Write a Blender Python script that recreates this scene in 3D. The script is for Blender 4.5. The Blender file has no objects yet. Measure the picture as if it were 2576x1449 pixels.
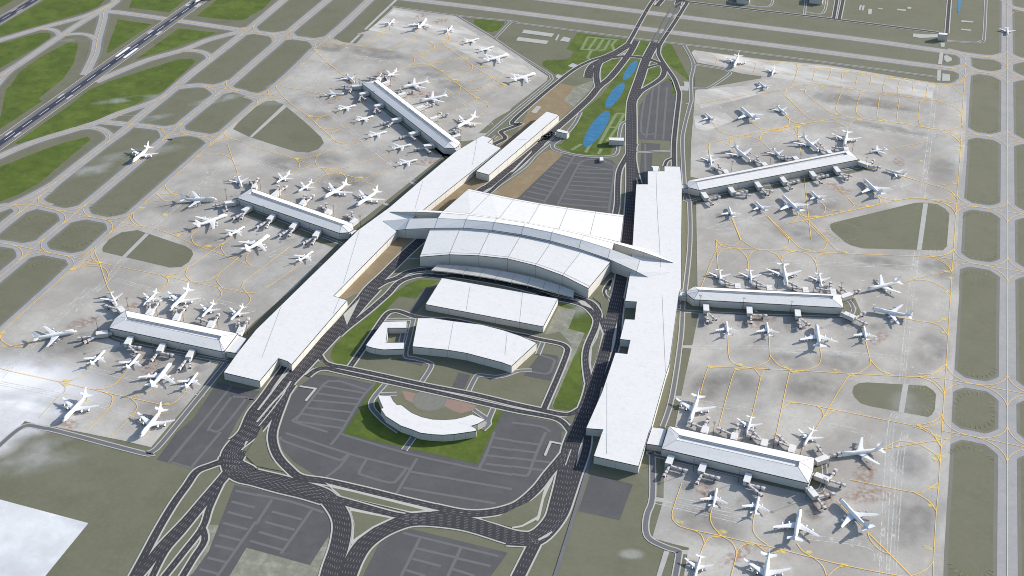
import bpy, bmesh, math, random
from mathutils import Vector, Matrix
random.seed(7)
C = bpy.context.scene.collection
SC = bpy.context.scene
# ---------------------------------------------------------------- camera (solved from the taxiway grid)
FPX = 3340.348
AN = Vector((0.29840875, -0.52124832, 0.79953261))      # north, in camera axes (right, down, forward)
UP = Vector((0.01456542, -0.83511515, -0.54988229))     # up
EA = Vector((0.95432702, 0.17573522, -0.24161347))      # east
OX, OY, H0 = 500.0, -2100.0, 1300.0
cam = bpy.data.objects.new('camera', bpy.data.cameras.new('camera'))
C.objects.link(cam); SC.camera = cam
cam.data.sensor_width = 36.0; cam.data.lens = 36.0*FPX/2576.0
cam.data.clip_start = 10; cam.data.clip_end = 60000
R = Matrix(((EA[0], -EA[1], -EA[2]), (AN[0], -AN[1], -AN[2]), (UP[0], -UP[1], -UP[2])))
cam.matrix_world = Matrix.Translation((OX, OY, H0)) @ R.to_4x4()
# ---------------------------------------------------------------- sky and sun
SUN_EL, SUN_AZ = math.radians(21.5), math.radians(46.0)   # azimuth clockwise from +Y
w = bpy.data.worlds.new('World'); SC.world = w; w.use_nodes = True
nt = w.node_tree; bg = nt.nodes['Background']
sky = nt.nodes.new('ShaderNodeTexSky'); sky.sky_type = 'NISHITA'; sky.sun_disc = False
sky.dust_density = 1.2; sky.ozone_density = 0.9; sky.sun_elevation = SUN_EL; sky.sun_rotation = SUN_AZ
nt.links.new(sky.outputs[0], bg.inputs[0]); bg.inputs[1].default_value = 0.14
sl = bpy.data.lights.new('sun', 'SUN'); sun = bpy.data.objects.new('sun', sl); C.objects.link(sun)
sl.energy = 5.0; sl.angle = math.radians(0.5); sl.color = (1.0, 0.95, 0.87)
sd = Vector((math.sin(SUN_AZ)*math.cos(SUN_EL), math.cos(SUN_AZ)*math.cos(SUN_EL), math.sin(SUN_EL)))
sun.rotation_euler = sd.to_track_quat('Z', 'Y').to_euler()
SC.view_settings.view_transform = 'Standard'; SC.view_settings.look = 'None'
SC.view_settings.gamma = 1.0; SC.view_settings.exposure = 0.44
SC.cycles.filter_width = 1.0; SC.cycles.transparent_max_bounces = 32; SC.cycles.max_bounces = 5; SC.cycles.diffuse_bounces = 3

# ---------------------------------------------------------------- survey helpers: traced points -> ground positions
FRS = {'O': (0, 0, 3840), 'A': (1620, 480, 480), 'B': (2340, 580, 480), 'C': (2520, 960, 960), 'E': (2400, 1440, 960),
       'G': (1400, 720, 720), 'H': (2000, 760, 720), 'I': (660, 520, 480), 'J': (1200, 240, 480), 'L': (1560, 1060, 480),
       'P': (2520, 360, 960), 'Z': (420, 1040, 480), 'K': (600, 0, 300)}
def px(fr, x, y):
    if fr in FRS: x0, y0, ww = FRS[fr]
    else: x0, y0, ww = 960*int(fr[0]), 540*int(fr[1]), 960
    k = ww/2576.0
    return ((x0+x*k)/1.4906832, (y0+y*k)/1.4906832)
def gp(p, h=0.0):
    r = Vector((p[0]-1288.0, p[1]-724.5, FPX)); t = -(H0-h)/(r.dot(UP)); v = r*t
    return Vector((v.dot(EA)+OX, v.dot(AN)+OY, h))
def parse(s):
    """'02 x,y x,y | 12 x,y' -> pixel list ; each token may carry ':h' as height"""
    out = []; fr = None; lf = None
    for tok in s.replace('|', ' ').split():
        if ',' not in tok: fr = tok; continue
        h = None
        if ':' in tok: tok, h = tok.split(':'); h = float(h)
        x, y = tok.split(','); p = px(fr, float(x), float(y))
        if out and lf != fr and abs(out[-1][0]-p[0])+abs(out[-1][1]-p[1]) < 4 and h is None: continue
        lf = fr
        out.append((p[0], p[1], h))
    return out
def pts(s, h=0.0):
    return [gp(q[:2], h if q[2] is None else q[2]) for q in parse(s)]
def smooth(P, n=4):
    if len(P) < 3: return P
    out = []
    for i in range(len(P)-1):
        p0 = P[max(i-1, 0)]; p1 = P[i]; p2 = P[i+1]; p3 = P[min(i+2, len(P)-1)]
        for k in range(n):
            t = k/n
            out.append(0.5*((2*p1)+(p2-p0)*t+(2*p0-5*p1+4*p2-p3)*t*t+(3*p1-p0-3*p2+p3)*t**3))
    out.append(P[-1]); return out
# ---------------------------------------------------------------- object helpers
def link(name, me, m, parent=None):
    o = bpy.data.objects.new(name, me); C.objects.link(o)
    if m is not None:
        for q in (m if isinstance(m, (list, tuple)) else [m]): me.materials.append(q)
    if parent is not None: o.parent = parent
    return o
def fin(name, bm, m, parent=None):
    me = bpy.data.meshes.new(name); bm.to_mesh(me); bm.free()
    return link(name, me, m, parent)
def thing(name, label, cat, loc=(0, 0, 0), rz=0, group=None):
    o = bpy.data.objects.new(name, None); C.objects.link(o); o.location = loc; o.rotation_euler = (0, 0, rz)
    o.empty_display_size = 2
    o['label'] = label; o['category'] = cat
    if group: o['group'] = group
    return o
def area(P): return 0.5*sum(P[i].x*P[(i+1) % len(P)].y-P[(i+1) % len(P)].x*P[i].y for i in range(len(P)))
def addpoly(bm, P, z):
    Q = [Vector((p.x, p.y, z)) for p in P]
    if area(Q) < 0: Q.reverse()
    bm.faces.new([bm.verts.new(q) for q in Q])
def offs(P, d, closed=False):
    n = len(P); out = []
    for i in range(n):
        a = P[i-1] if (i > 0 or closed) else P[i]; b = P[i]; c = P[(i+1) % n] if (i < n-1 or closed) else P[i]
        d1 = (b-a).to_2d(); d2 = (c-b).to_2d()
        if d1.length < 1e-6: d1 = d2.copy()
        if d2.length < 1e-6: d2 = d1.copy()
        if d1.length < 1e-6: out.append(b.copy()); continue
        d1.normalize(); d2.normalize(); m = d1+d2
        if m.length < 0.2: m = d2.copy()
        m.normalize(); nn = Vector((-m.y, m.x)); k = 1/max(0.5, nn.dot(Vector((-d2.y, d2.x))))
        out.append(Vector((b.x+nn.x*d*k, b.y+nn.y*d*k, b.z)))
    return out
def addrib(bm, P, wd, z, closed=False, zz=None):
    if closed: P = P+[P[0]]
    if not closed: L = offs(P, wd/2); Rr = offs(P, -wd/2)
    else:
        L = offs(P[:-1], wd/2, True); Rr = offs(P[:-1], -wd/2, True); L.append(L[0]); Rr.append(Rr[0])
    vl = [bm.verts.new((p.x, p.y, z)) for p in L]; vr = [bm.verts.new((p.x, p.y, z)) for p in Rr]
    for i in range(len(P)-1):
        try: bm.faces.new((vr[i], vr[i+1], vl[i+1], vl[i]))
        except ValueError: pass
def addbox(bm, c, s, rz=0, M=None):
    m = (Matrix.Translation(c) @ Matrix.Rotation(rz, 4, 'Z') @ Matrix.Diagonal((s[0], s[1], s[2], 1)))
    if M is not None: m = M @ m
    return bmesh.ops.create_cube(bm, size=1, matrix=m)
def addcyl(bm, a, b, r1, r2=None, n=8):
    a = Vector(a); b = Vector(b); d = b-a; r2 = r1 if r2 is None else r2
    m = Matrix.Translation((a+b)/2) @ d.to_track_quat('Z', 'Y').to_matrix().to_4x4()
    bmesh.ops.create_cone(bm, cap_ends=True, segments=n, radius1=r1, radius2=r2, depth=d.length, matrix=m)
# ---------------------------------------------------------------- materials
def mat(name, col, rough=0.85, spec=0.25, layers=(), metallic=0.0, bump=0):
    """layers: (color, scale, lo, hi, strength[, stretch vec]) noise mixes in world metres"""
    m = bpy.data.materials.new(name); m.use_nodes = True; n = m.node_tree.nodes; l = m.node_tree.links
    b = n['Principled BSDF']; b.inputs['Roughness'].default_value = rough
    b.inputs['Specular IOR Level'].default_value = spec; b.inputs['Metallic'].default_value = metallic
    tc = n.new('ShaderNodeNewGeometry'); cur = None
    rgb = n.new('ShaderNodeRGB'); rgb.outputs[0].default_value = (*col, 1); cur = rgb.outputs[0]
    for k, ly in enumerate(layers):
        c2, sc, lo, hi, st = ly[:5]; stretch = ly[5] if len(ly) > 5 else (1, 1, 1); rot = ly[6] if len(ly) > 6 else 0
        mp = n.new('ShaderNodeMapping'); mp.inputs['Scale'].default_value = stretch; mp.inputs['Location'].default_value = (k*37.1, k*11.7, 0)
        vr = n.new('ShaderNodeVectorRotate'); vr.rotation_type = 'Z_AXIS'; vr.inputs['Angle'].default_value = rot
        l.new(tc.outputs['Position'], vr.inputs['Vector']); l.new(vr.outputs[0], mp.inputs['Vector'])
        nz = n.new('ShaderNodeTexNoise'); nz.inputs['Scale'].default_value = 1.0/sc; nz.inputs['Detail'].default_value = 5
        nz.inputs['Roughness'].default_value = 0.6
        l.new(mp.outputs[0], nz.inputs['Vector'])
        mr = n.new('ShaderNodeMapRange'); mr.inputs[1].default_value = lo; mr.inputs[2].default_value = hi; mr.inputs[4].default_value = st
        l.new(nz.outputs[0], mr.inputs[0])
        mx = n.new('ShaderNodeMix'); mx.data_type = 'RGBA'
        l.new(mr.outputs[0], mx.inputs[0]); l.new(cur, mx.inputs[6]); mx.inputs[7].default_value = (*c2, 1)
        cur = mx.outputs[2]
    l.new(cur, b.inputs['Base Color'])
    return m
def softmat(name, col, alpha, sc, lo=0.4, hi=0.65):
    """thin worn paint, stain, painted haze or painted shadow: noise-broken coverage that also fades with the 'fade' attribute"""
    m = mat(name, col); n = m.node_tree.nodes; l = m.node_tree.links; b = n['Principled BSDF']
    tc = n.new('ShaderNodeNewGeometry'); nz = n.new('ShaderNodeTexNoise'); nz.inputs['Scale'].default_value = 1.0/sc
    nz.inputs['Detail'].default_value = 5; l.new(tc.outputs['Position'], nz.inputs['Vector'])
    mr = n.new('ShaderNodeMapRange'); mr.inputs[1].default_value = lo; mr.inputs[2].default_value = hi; mr.inputs[4].default_value = alpha
    l.new(nz.outputs[0], mr.inputs[0]); at = n.new('ShaderNodeAttribute'); at.attribute_name = 'fade'
    mu = n.new('ShaderNodeMath'); mu.operation = 'MULTIPLY'; l.new(mr.outputs[0], mu.inputs[0]); l.new(at.outputs['Fac'], mu.inputs[1])
    l.new(mu.outputs[0], b.inputs['Alpha']); return m
OL = (0.150, 0.150, 0.100)
M = {}
M['ground'] = mat('ground', OL, layers=[((0.168, 0.168, 0.122), 160, .45, .7, .7), ((0.125, 0.129, 0.078), 60, .46, .68, .6), ((0.185, 0.178, 0.135), 25, .52, .75, .4), ((0.19, 0.188, 0.145), 7, .45, .75, .4)])
M['shoulder'] = mat('shoulder', (0.175, 0.172, 0.145), layers=[((0.21, 0.205, 0.18), 40, .45, .7, .6), ((0.15, 0.155, 0.12), 15, .5, .8, .4)])
M['grass'] = mat('grass', (0.075, 0.115, 0.014), layers=[((0.12, 0.165, 0.024), 80, .42, .66, .85), ((0.05, 0.078, 0.012), 30, .45, .68, .7), ((0.16, 0.165, 0.07), 18, .55, .75, .6), ((0.13, 0.16, 0.05), 5, .5, .75, .6), ((0.2, 0.26, 0.12), 55, .68, .82, .4)])
M['dirt'] = mat('dirt', (0.25, 0.19, 0.115), layers=[((0.33, 0.27, 0.18), 25, .5, .75, .7), ((0.18, 0.14, 0.09), 8, .5, .8, .5)])
M['apron'] = mat('apron', (0.365, 0.345, 0.315), layers=[((0.52, 0.50, 0.465), 120, .42, .64, .85), ((0.255, 0.248, 0.238), 85, .48, .68, .6, (1, .45, 1), 0.5), ((0.38, 0.30, 0.26), 45, .58, .75, .4), ((0.52, 0.51, 0.49), 22, .6, .78, .5, (1, .3, 1), 0.3), ((0.24, 0.235, 0.22), 7, .52, .8, .35), ((0.56, 0.555, 0.53), 5, .6, .8, .6), ((0.22, 0.215, 0.205), 2.6, .55, .75, .5), ((0.40, 0.33, 0.29), 16, .58, .72, .5)])
M['stand'] = mat('stand_concrete', (0.43, 0.41, 0.38), layers=[((0.68, 0.67, 0.64), 60, .45, .68, .8, (.35, 1, 1), 0.2), ((0.30, 0.26, 0.22), 14, .52, .78, .55, (.3, 1, 1), 0.1), ((0.42, 0.30, 0.25), 25, .6, .75, .5)])
M['pale'] = mat('pale_concrete', (0.66, 0.67, 0.69), layers=[((0.5, 0.51, 0.54), 90, .42, .66, .8, (1, .5, 1), .4), ((0.78, 0.82, 0.84), 50, .45, .7, .7), ((0.55, 0.55, 0.56), 12, .5, .8, .4)])
M['taxi'] = mat('taxiway_asphalt', (0.325, 0.325, 0.335), layers=[((0.38, 0.375, 0.37), 60, .45, .7, .6), ((0.25, 0.25, 0.26), 25, .5, .75, .5), ((0.27, 0.26, 0.24), 5, .5, .75, .6), ((0.42, 0.41, 0.39), 9, .55, .75, .5)])
M['strip'] = mat('service_strip_concrete', (0.40, 0.40, 0.38), layers=[((0.48, 0.48, 0.46), 12, .45, .7, .5)])
M['runway'] = mat('runway_asphalt', (0.18, 0.172, 0.16), layers=[((0.23, 0.2, 0.17), 14, .5, .75, .6, (1, .15, 1)), ((0.10, 0.10, 0.12), 9, .5, .7, .5, (1, .08, 1))])
M['rubber'] = mat('rubber_streak', (0.045, 0.052, 0.085), layers=[((0.12, 0.115, 0.115), 7, .55, .8, .6, (1, .05, 1)), ((0.02, 0.022, 0.05), 16, .45, .7, .6, (1, .1, 1))])
M['road'] = mat('road_asphalt', (0.046, 0.044, 0.051), layers=[((0.062, 0.06, 0.067), 30, .45, .7, .6), ((0.034, 0.033, 0.04), 4, .5, .8, .5)])
M['svc'] = mat('service_road_asphalt', (0.145, 0.145, 0.16), layers=[((0.18, 0.18, 0.19), 20, .45, .7, .6)])
M['kerb'] = mat('kerb_concrete', (0.46, 0.46, 0.42), layers=[((0.38, 0.38, 0.35), 8, .5, .75, .5)])
M['park'] = mat('car_park_asphalt', (0.092, 0.093, 0.096), layers=[((0.12, 0.12, 0.124), 45, .45, .7, .7), ((0.075, 0.075, 0.083), 12, .5, .75, .5), ((0.12, 0.12, 0.127), 4, .5, .8, .4)])
M['aisle'] = mat('car_park_lane', (0.145, 0.145, 0.147), layers=[((0.16, 0.16, 0.162), 10, .5, .75, .5)])
M['white'] = mat('white_paint', (0.8, 0.8, 0.8), layers=[((0.6, 0.6, 0.6), 4, .5, .8, .4)])
M['rubble'] = mat('pale_rubble', (0.22, 0.22, 0.175), layers=[((0.34, 0.34, 0.29), 18, .46, .68, .8), ((0.16, 0.165, 0.125), 9, .5, .72, .7), ((0.36, 0.29, 0.24), 12, .6, .75, .5)])
M['lane'] = mat('lane_paint', (0.42, 0.4, 0.42))
M['yellow'] = mat('yellow_paint', (0.98, 0.60, 0.10), layers=[((0.7, 0.5, 0.2), 12, .5, .75, .5)])
M['water'] = mat('pond_water', (0.03, 0.15, 0.29), rough=0.25, spec=0.4, layers=[((0.05, 0.23, 0.38), 6, .45, .65, .7, (.25, 1, 1)), ((0.02, 0.13, 0.33), 20, .5, .7, .6)])
M['wall'] = mat('wall_concrete', (0.52, 0.51, 0.48), layers=[((0.41, 0.4, 0.38), 7, .5, .75, .5), ((0.58, 0.57, 0.535), 3, .5, .8, .4), ((0.3, 0.3, 0.285), 12, .62, .72, .5, (.1, .1, 3))])
M['roof'] = mat('white_roof', (0.725, 0.72, 0.71), layers=[((0.6, 0.6, 0.6), 9, .5, .75, .5), ((0.8, 0.8, 0.795), 4, .5, .8, .6), ((0.58, 0.58, 0.59), 1.6, .5, .72, .45), ((0.64, 0.64, 0.63), 45, .5, .75, .4), ((0.52, 0.52, 0.52), 6, .6, .72, .4), ((0.5, 0.5, 0.49), 14, .62, .7, .35, (.2, 1.6, 1), .3)])
M['trim'] = mat('dark_coping', (0.045, 0.045, 0.06), rough=0.6)
M['seam'] = mat('roof_seam', (0.16, 0.16, 0.18), rough=0.7)
M['glass'] = mat('dark_glass', (0.03, 0.035, 0.05), rough=0.2, spec=0.5)
M['steel'] = mat('dark_steel', (0.10, 0.07, 0.085), rough=0.5, metallic=0.3)
M['bridge'] = mat('jet_bridge_panel', (0.6, 0.58, 0.58), rough=0.5, layers=[((0.48, 0.46, 0.48), 3, .5, .75, .5)])
M['plane'] = mat('aircraft_white', (0.80, 0.80, 0.81), rough=0.35, spec=0.4, layers=[((0.68, 0.68, 0.7), 3, .55, .8, .35)])
M['wing'] = mat('wing_white', (0.74, 0.75, 0.78), rough=0.4, spec=0.4, layers=[((0.62, 0.63, 0.66), 5, .5, .8, .4)])
M['engine'] = mat('engine_cowl', (0.62, 0.63, 0.66), rough=0.35, metallic=0.3)
M['intake'] = mat('engine_intake', (0.03, 0.03, 0.04))
M['tyre'] = mat('tyre_rubber', (0.03, 0.03, 0.03))
M['seamline'] = mat('panel_line', (0.25, 0.26, 0.30))
M['pink'] = mat('plaza_paving', (0.30, 0.20, 0.165), layers=[((0.22, 0.2, 0.16), 10, .45, .7, .8)])
M['disc'] = mat('plaza_disc', (0.2, 0.2, 0.18), layers=[((0.16, 0.17, 0.15), 6, .5, .7, .6)])
M['oldpath'] = mat('overgrown_path', (0.19, 0.24, 0.115), layers=[((0.25, 0.29, 0.18), 8, .45, .7, .7), ((0.1, 0.15, 0.03), 5, .52, .7, .7)])
M['ochre'] = mat('faded_ochre_paint', (0.26, 0.25, 0.14), layers=[(OL, 14, .45, .62, .85)])
M['wornwhite'] = softmat('worn_white_marking', (0.70, 0.695, 0.67), 0.72, 12, .26, .6)
M['wornyel'] = softmat('worn_yellow_marking', (0.85, 0.72, 0.2), 0.75, 7, .3, .58)
M['stainshade'] = softmat('painted_stain_shadow', (0.2, 0.19, 0.185), 0.35, 30, .3, .6)
M['hazewhite'] = softmat('painted_haze', (0.84, 0.84, 0.86), 0.97, 110, .27, .5)  # white cloud haze put into the ground colour
M['hazedust'] = softmat('thin_haze_and_dust', (0.6, 0.61, 0.6), 0.4, 45, .36, .66)  # faint haze wisps painted on the ground, with some pale dusty patches
M['stainred'] = softmat('rusty_stain', (0.42, 0.24, 0.18), 0.6, 8, .42, .66)
def addbm(dst, src, idx=1):
    me = bpy.data.meshes.new('t'); src.to_mesh(me); src.free(); n0 = len(dst.faces); dst.from_mesh(me); bpy.data.meshes.remove(me)
    dst.faces.ensure_lookup_table()
    for f in dst.faces[n0:]: f.material_index = idx
    return dst
def struct(name, bm, m, parent=None):
    o = fin(name, bm, m, parent)
    if parent is None: o['kind'] = 'structure'
    return o
# ================================================================ THE GROUND
Z_GRASS, Z_SHO, Z_TAXI, Z_APRON, Z_FIELD, Z_PATH, Z_PARK, Z_AISLE, Z_KERB, Z_ROAD, Z_MARK = .02, .035, .13, .245, .27, .35, .06, .09, .38, .50, .64
bm = bmesh.new()
S_ = 9000
for i in range(6):
    for j in range(6):
        pass
bmesh.ops.create_grid(bm, x_segments=12, y_segments=12, size=S_, matrix=Matrix.Translation((0, 1500, 0)))
struct('ground', bm, M['ground'])
def polys(name, mkey, z, lst, dz=0.0015, parent=None, sm=0):
    bm = bmesh.new()
    for i, s in enumerate(lst):
        P = pts(s)
        if sm: P = smooth(P+[P[0]], sm)[:-1]
        addpoly(bm, P, z+dz*i)
    return struct(name, bm, M[mkey], parent)
polys('grass', 'grass', Z_GRASS, [
 '20 1190,590 1300,600 1230,800 1175,1000 1160,1200 1065,1380 | 21 1005,40 995,105 920,122 850,118 620,95 500,40 440,5 | 20 500,1449 580,1360 640,1240 720,1110 900,960 1000,830 1100,700',
 '20 655,330 1170,400 1130,470 960,540 800,590 640,680 520,745 430,745 300,650 310,620 360,600 540,600 585,580 620,515 545,495',
 '20 1290,410 1390,420 1320,570 1215,550', '20 1545,440 1605,445 1782,780 1782,815 1560,640 1500,560 1500,520',
 '20 905,650 960,605 1105,590 1000,720 910,810 895,730', '20 1370,615 1440,645 1350,680', '20 1345,700 1470,670 1495,700 1480,770 1290,880',
 '20 1560,780 1600,815 1640,850 1655,950 1600,950 1612,815 1540,815',
 '11 1855,1375 1650,1362 1540,1400 | 12 1380,60 1200,230 940,430 800,560 755,640 750,700 790,750 905,778 960,700 1180,410 1330,200 1440,85 1610,108 1680,20',
 '22 465,150 640,190 780,270 810,320 790,420 720,600 700,750 712,1100 670,1200 590,1235 430,1215 410,1180 650,630 735,450 565,412 645,225 490,190',
 '00 -80,390 450,240 860,120 1000,60 1060,-10 470,-10 -80,310', '00 -80,120 -80,-10 160,-10', '00 1300,75 1330,-10 1880,-10 1700,125',
 '00 1980,160 2190,-10 | 10 165,-10 60,100 | 00 2530,150 2470,195 2400,205 2150,185', '00 1185,195 1530,245 1090,535 1070,520',
 '00 1800,285 2190,330 1700,500 1370,595', '00 -80,460 400,330 480,328 507,340 505,380 380,470 -80,730',
 '00 690,425 780,430 782,480 740,640 640,790 390,990 420,1020 -80,1350 -80,1240 5,1180 60,900 110,860 200,720 430,560',
 '00 1780,600 1930,590 1970,620 1640,920 1450,1010 1000,1210 180,1449 150,1440 700,1060 900,900 1100,820',
 '00 600,1449 880,1375 910,1400 860,1449 | 01 620,200 400,390 200,500 0,580 -80,610 -80,260 | 01 430,60',
 '10 2200,195 2340,197 2490,220 2500,245 2430,310 2370,322 2310,315 2190,235', '03 1560,60 1600,55 1580,75',
])
polys('rubble', 'rubble', Z_GRASS+.005, ['03 2480,1160 | 13 0,1185 545,1335 640,1160 730,1060 760,1200 620,1480 | 03 2280,1480', '03 2060,930 2210,940 2080,1330 1850,1480 1790,1480 1950,1150', '23 40,930 -20,960 280,480 360,540 260,830', '11 1430,1090 1180,1449 | 12 1040,40 900,110 850,90 | 11 1100,1300', '22 470,180 640,225 570,410 735,455 470,1080 430,1190 400,1180 600,640 | 22 590,560 480,440 330,470', '20 640,870 840,800 830,830 790,900 620,1080 520,1010'])
polys('dirt', 'dirt', Z_GRASS+.032, [
 '20 490,840 640,870 520,1010 615,1080 490,1190 | A 2300,80 1100,1150 740,1320 | 11 1850,700 1640,960 1450,1200 1180,1430 | 12 1030,40 880,105 780,70 | 11 860,1400 1430,860 | A 75,1449 700,960 1400,400 1230,220 1450,100 1650,190 | 20 200,1050 330,960',
 '21 370,55 525,95 50,548 | A 1650,1430 1210,1320 1850,870 2200,520'])
# ---- taxiways: centrelines carry both the pavement and the painted line
TW = [  # (trace, pavement width, smooth)
 ('30 2404,-60 2406,600 | 31 2410,700 | 32 2409,800 | 33 2408,1500', 27),
 ('30 1800,505 1900,530 1960,565 1990,610 1980,780 1965,1000 1950,1250 | 31 1937,80 1905,500 1885,800 1868,1070 1850,1300 | 32 1838,60 1795,760 1775,1060 1760,1280 | 33 1750,0 1720,500 1690,850 1665,1300 1660,1500', 27),
 ('20 -200,-80 370,0 2576,280 | 30 0,275 1100,420 1990,548 2200,575 2700,612', 27),
 ('10 1000,-80 1600,0 | 20 0,120 2576,450 | 30 0,450 1800,685 2000,705 2410,765 2700,800', 27),
 ('30 2350,-20 2404,20 2450,70 2700,125', 24), ('30 2700,90 2480,125 2410,190', 1),
 ('30 1945,1335 2110,1360 2700,1440', 27), ('31 1895,605 2110,635 2700,728', 27), ('31 1860,1165 2050,1200 2700,1310', 27),
 ('32 1785,915 2050,965 2700,1085', 27), ('33 1750,-10 2030,38 2130,60 2700,178', 27),
 ('30 1690,850 1860,850 1950,800 1985,745', 16), ('30 1690,660 1830,690 1950,680 1990,640', 16),
 ('10 290,-10 0,235 | 00 2400,375 2110,600 1905,760 1690,945 1415,1165 1240,1320 | 01 1060,0 575,378 430,510 155,720 -100,925', 24),
 ('10 732,-10 360,300 215,430 0,615 | 00 2330,830 2165,970 1820,1250 1660,1390 | 01 1593,0 890,590 610,820 470,935 190,1180 -100,1420', 24),
 ('10 1152,-10 900,230 750,360 600,490 440,650 235,840 0,1045 | 00 2275,1310 | 01 2110,10 1665,405 1340,690 1105,900 970,1025 690,1280 510,1449 | 02 20,440 -80,530', 24),
 ('00 990,125 1200,125 2340,290 | 10 0,325 540,400 830,440 1340,505', 24),
 ('00 1760,885 1960,860 2110,870 2400,915 | 10 0,955 600,965 860,985', 22),
 ('00 1000,1225 1480,1272 1750,1315 2030,1362 2400,1415 | 11 0,35 390,150 630,235 840,300 1040,350', 22),
 ('01 -100,640 270,610 570,665 960,745 1430,830 1560,855 1750,920 2000,1030 2280,1130 2530,1230', 22),
 ('01 -100,985 130,1018 520,1100 1000,1195 1640,1325 1920,1390 | 02 2250,5 2480,50', 22),
 ('00 850,755 910,640 960,520 980,400 1035,200 1050,110 1155,20 1170,-60', 22),
 ('00 -80,430 420,280 850,165 1090,60 1165,15 1180,-60', 22), ('00 -80,800 100,705 600,370 830,220 980,130 1090,60', 22),
 ('00 100,705 40,760 -80,900', 22),
 ('00 380,290 480,290 560,310 600,350 600,380', 16), ('00 640,352 800,340 910,360 968,400', 16),
 ('00 960,825 1200,720 1500,600 1850,500 2100,400 2370,330 2480,290', 22), ('00 1780,520 1850,507 2000,515 2090,550 2112,600', 18),
 ('01 -100,170 300,-5 | 00 760,1300 1000,1225 1200,1140 1450,1060 1600,1000 1690,945', 22), ('00 760,1298 900,1282 1030,1305 1105,1370 1080,1440', 18),
 ('01 -100,690 155,600 420,470 575,378', 22),
 ('00 1140,1215 1210,1165 1415,1165', 1),
]
# junction fillets: centre, a point along each of the two crossing lines, radius
JN = [('30 2406,590', '30 2408,1000', '30 2576,605', 62), ('30 2406,762', '30 2408,1200', '30 2576,785', 62), ('30 1985,705', '30 1980,900', '30 2200,733', 55),
 ('30 2408,1398', '30 2408,1200', '30 2576,1424', 58), ('30 1945,1335', '30 1950,1200', '30 2110,1360', 58),
 ('31 2410,680', '31 2410,900', '31 2576,706', 58), ('31 1895,605', '31 1905,500', '31 2110,635', 55),
 ('31 2412,1262', '31 2410,900', '31 2576,1289', 58), ('31 1858,1165', '31 1868,1070', '31 2050,1200', 55),
 ('32 2408,1030', '32 2408,500', '32 2576,1062', 58), ('32 1786,915', '32 1795,760', '32 2050,965', 55),
 ('33 2408,118', '33 2408,500', '33 2576,152', 58), ('33 1750,-5', '33 1740,200', '33 2030,38', 52),
 ('10 270,362', '10 360,300', '10 540,400', 55), ('10 670,420', '10 750,360', '10 830,440', 55), ('00 2490,310', '00 2400,375', '00 2340,290', 45),
 ('00 2225,893', '00 2165,970', '00 2400,915', 52), ('10 68,972', '10 0,1045', '10 300,962', 45), ('00 1735,1322', '00 1820,1250', '00 1600,1290', 52), ('00 2190,1392', '00 2275,1310', '00 2300,1400', 50),
 ('01 290,615', '01 155,720', '01 100,620', 50), ('01 750,705', '01 610,820', '01 960,745', 52), ('01 1225,790', '01 1340,690', '01 1430,830', 52),
 ('01 320,1060', '01 470,935', '01 520,1100', 50), ('01 830,1160', '01 970,1025', '01 1000,1195', 48), ('00 1990,862', '00 1700,1005', '00 2200,885', 1)]
bt = bmesh.new(); bl = bmesh.new(); bh = bmesh.new(); nl = 0
def line(P, wd=0.75):
    global nl
    addrib(bl, P, wd, Z_MARK+0.0006*nl); nl += 1
for i, (s, wd) in enumerate(TW):
    P = smooth(pts(s), 4)
    if wd > 1: addrib(bt, P, wd, Z_TAXI+0.0008*i); addrib(bh, P, wd+11, Z_SHO+.0004*i)
    line(P)
k0 = len(TW); kq = 0
for i, (c, a, b, r) in enumerate(JN):
    if r <= 1: continue
    c = pts(c)[0]; d1 = (pts(a)[0]-c).normalized(); d2 = (pts(b)[0]-c).normalized()
    if abs(d1.dot(d2)) > .9: continue
    for s1 in (1, -1):
        for s2 in (1, -1):
            rl = r*.84; rp = r*.97; arc = []; arl = []
            for rr, dst_ in ((rl, arl), (rp, arc)):
                p0 = c+d1*s1*rr; p1 = c+d2*s2*rr
                for q in range(13):
                    t = q/12; wq = .72; b0 = (1-t)**2; b1 = 2*t*(1-t)*wq; b2 = t*t
                    dst_.append((p0*b0+c*b1+p1*b2)/(b0+b1+b2))
            kq += 1; off_ = (d1*s1+d2*s2).normalized()*8.5
            poly = [c]+[arc[0]+off_*0]+[v+off_*math.sin(math.pi*q/12)**.5 for q, v in enumerate(arc)][1:-1]+[arc[-1]]
            addpoly(bt, poly, Z_TAXI+.03+.0007*kq); line(arl)
            poly2 = [c]+[arc[0]]+[v+off_*1.5*math.sin(math.pi*q/12)**.5 for q, v in enumerate(arc)][1:-1]+[arc[-1]]
            addpoly(bh, poly2, Z_SHO+.014+.0003*kq)
tx = struct('taxiway', bt, M['taxi']); struct('taxiway_shoulder', bh, M['shoulder'])
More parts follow.
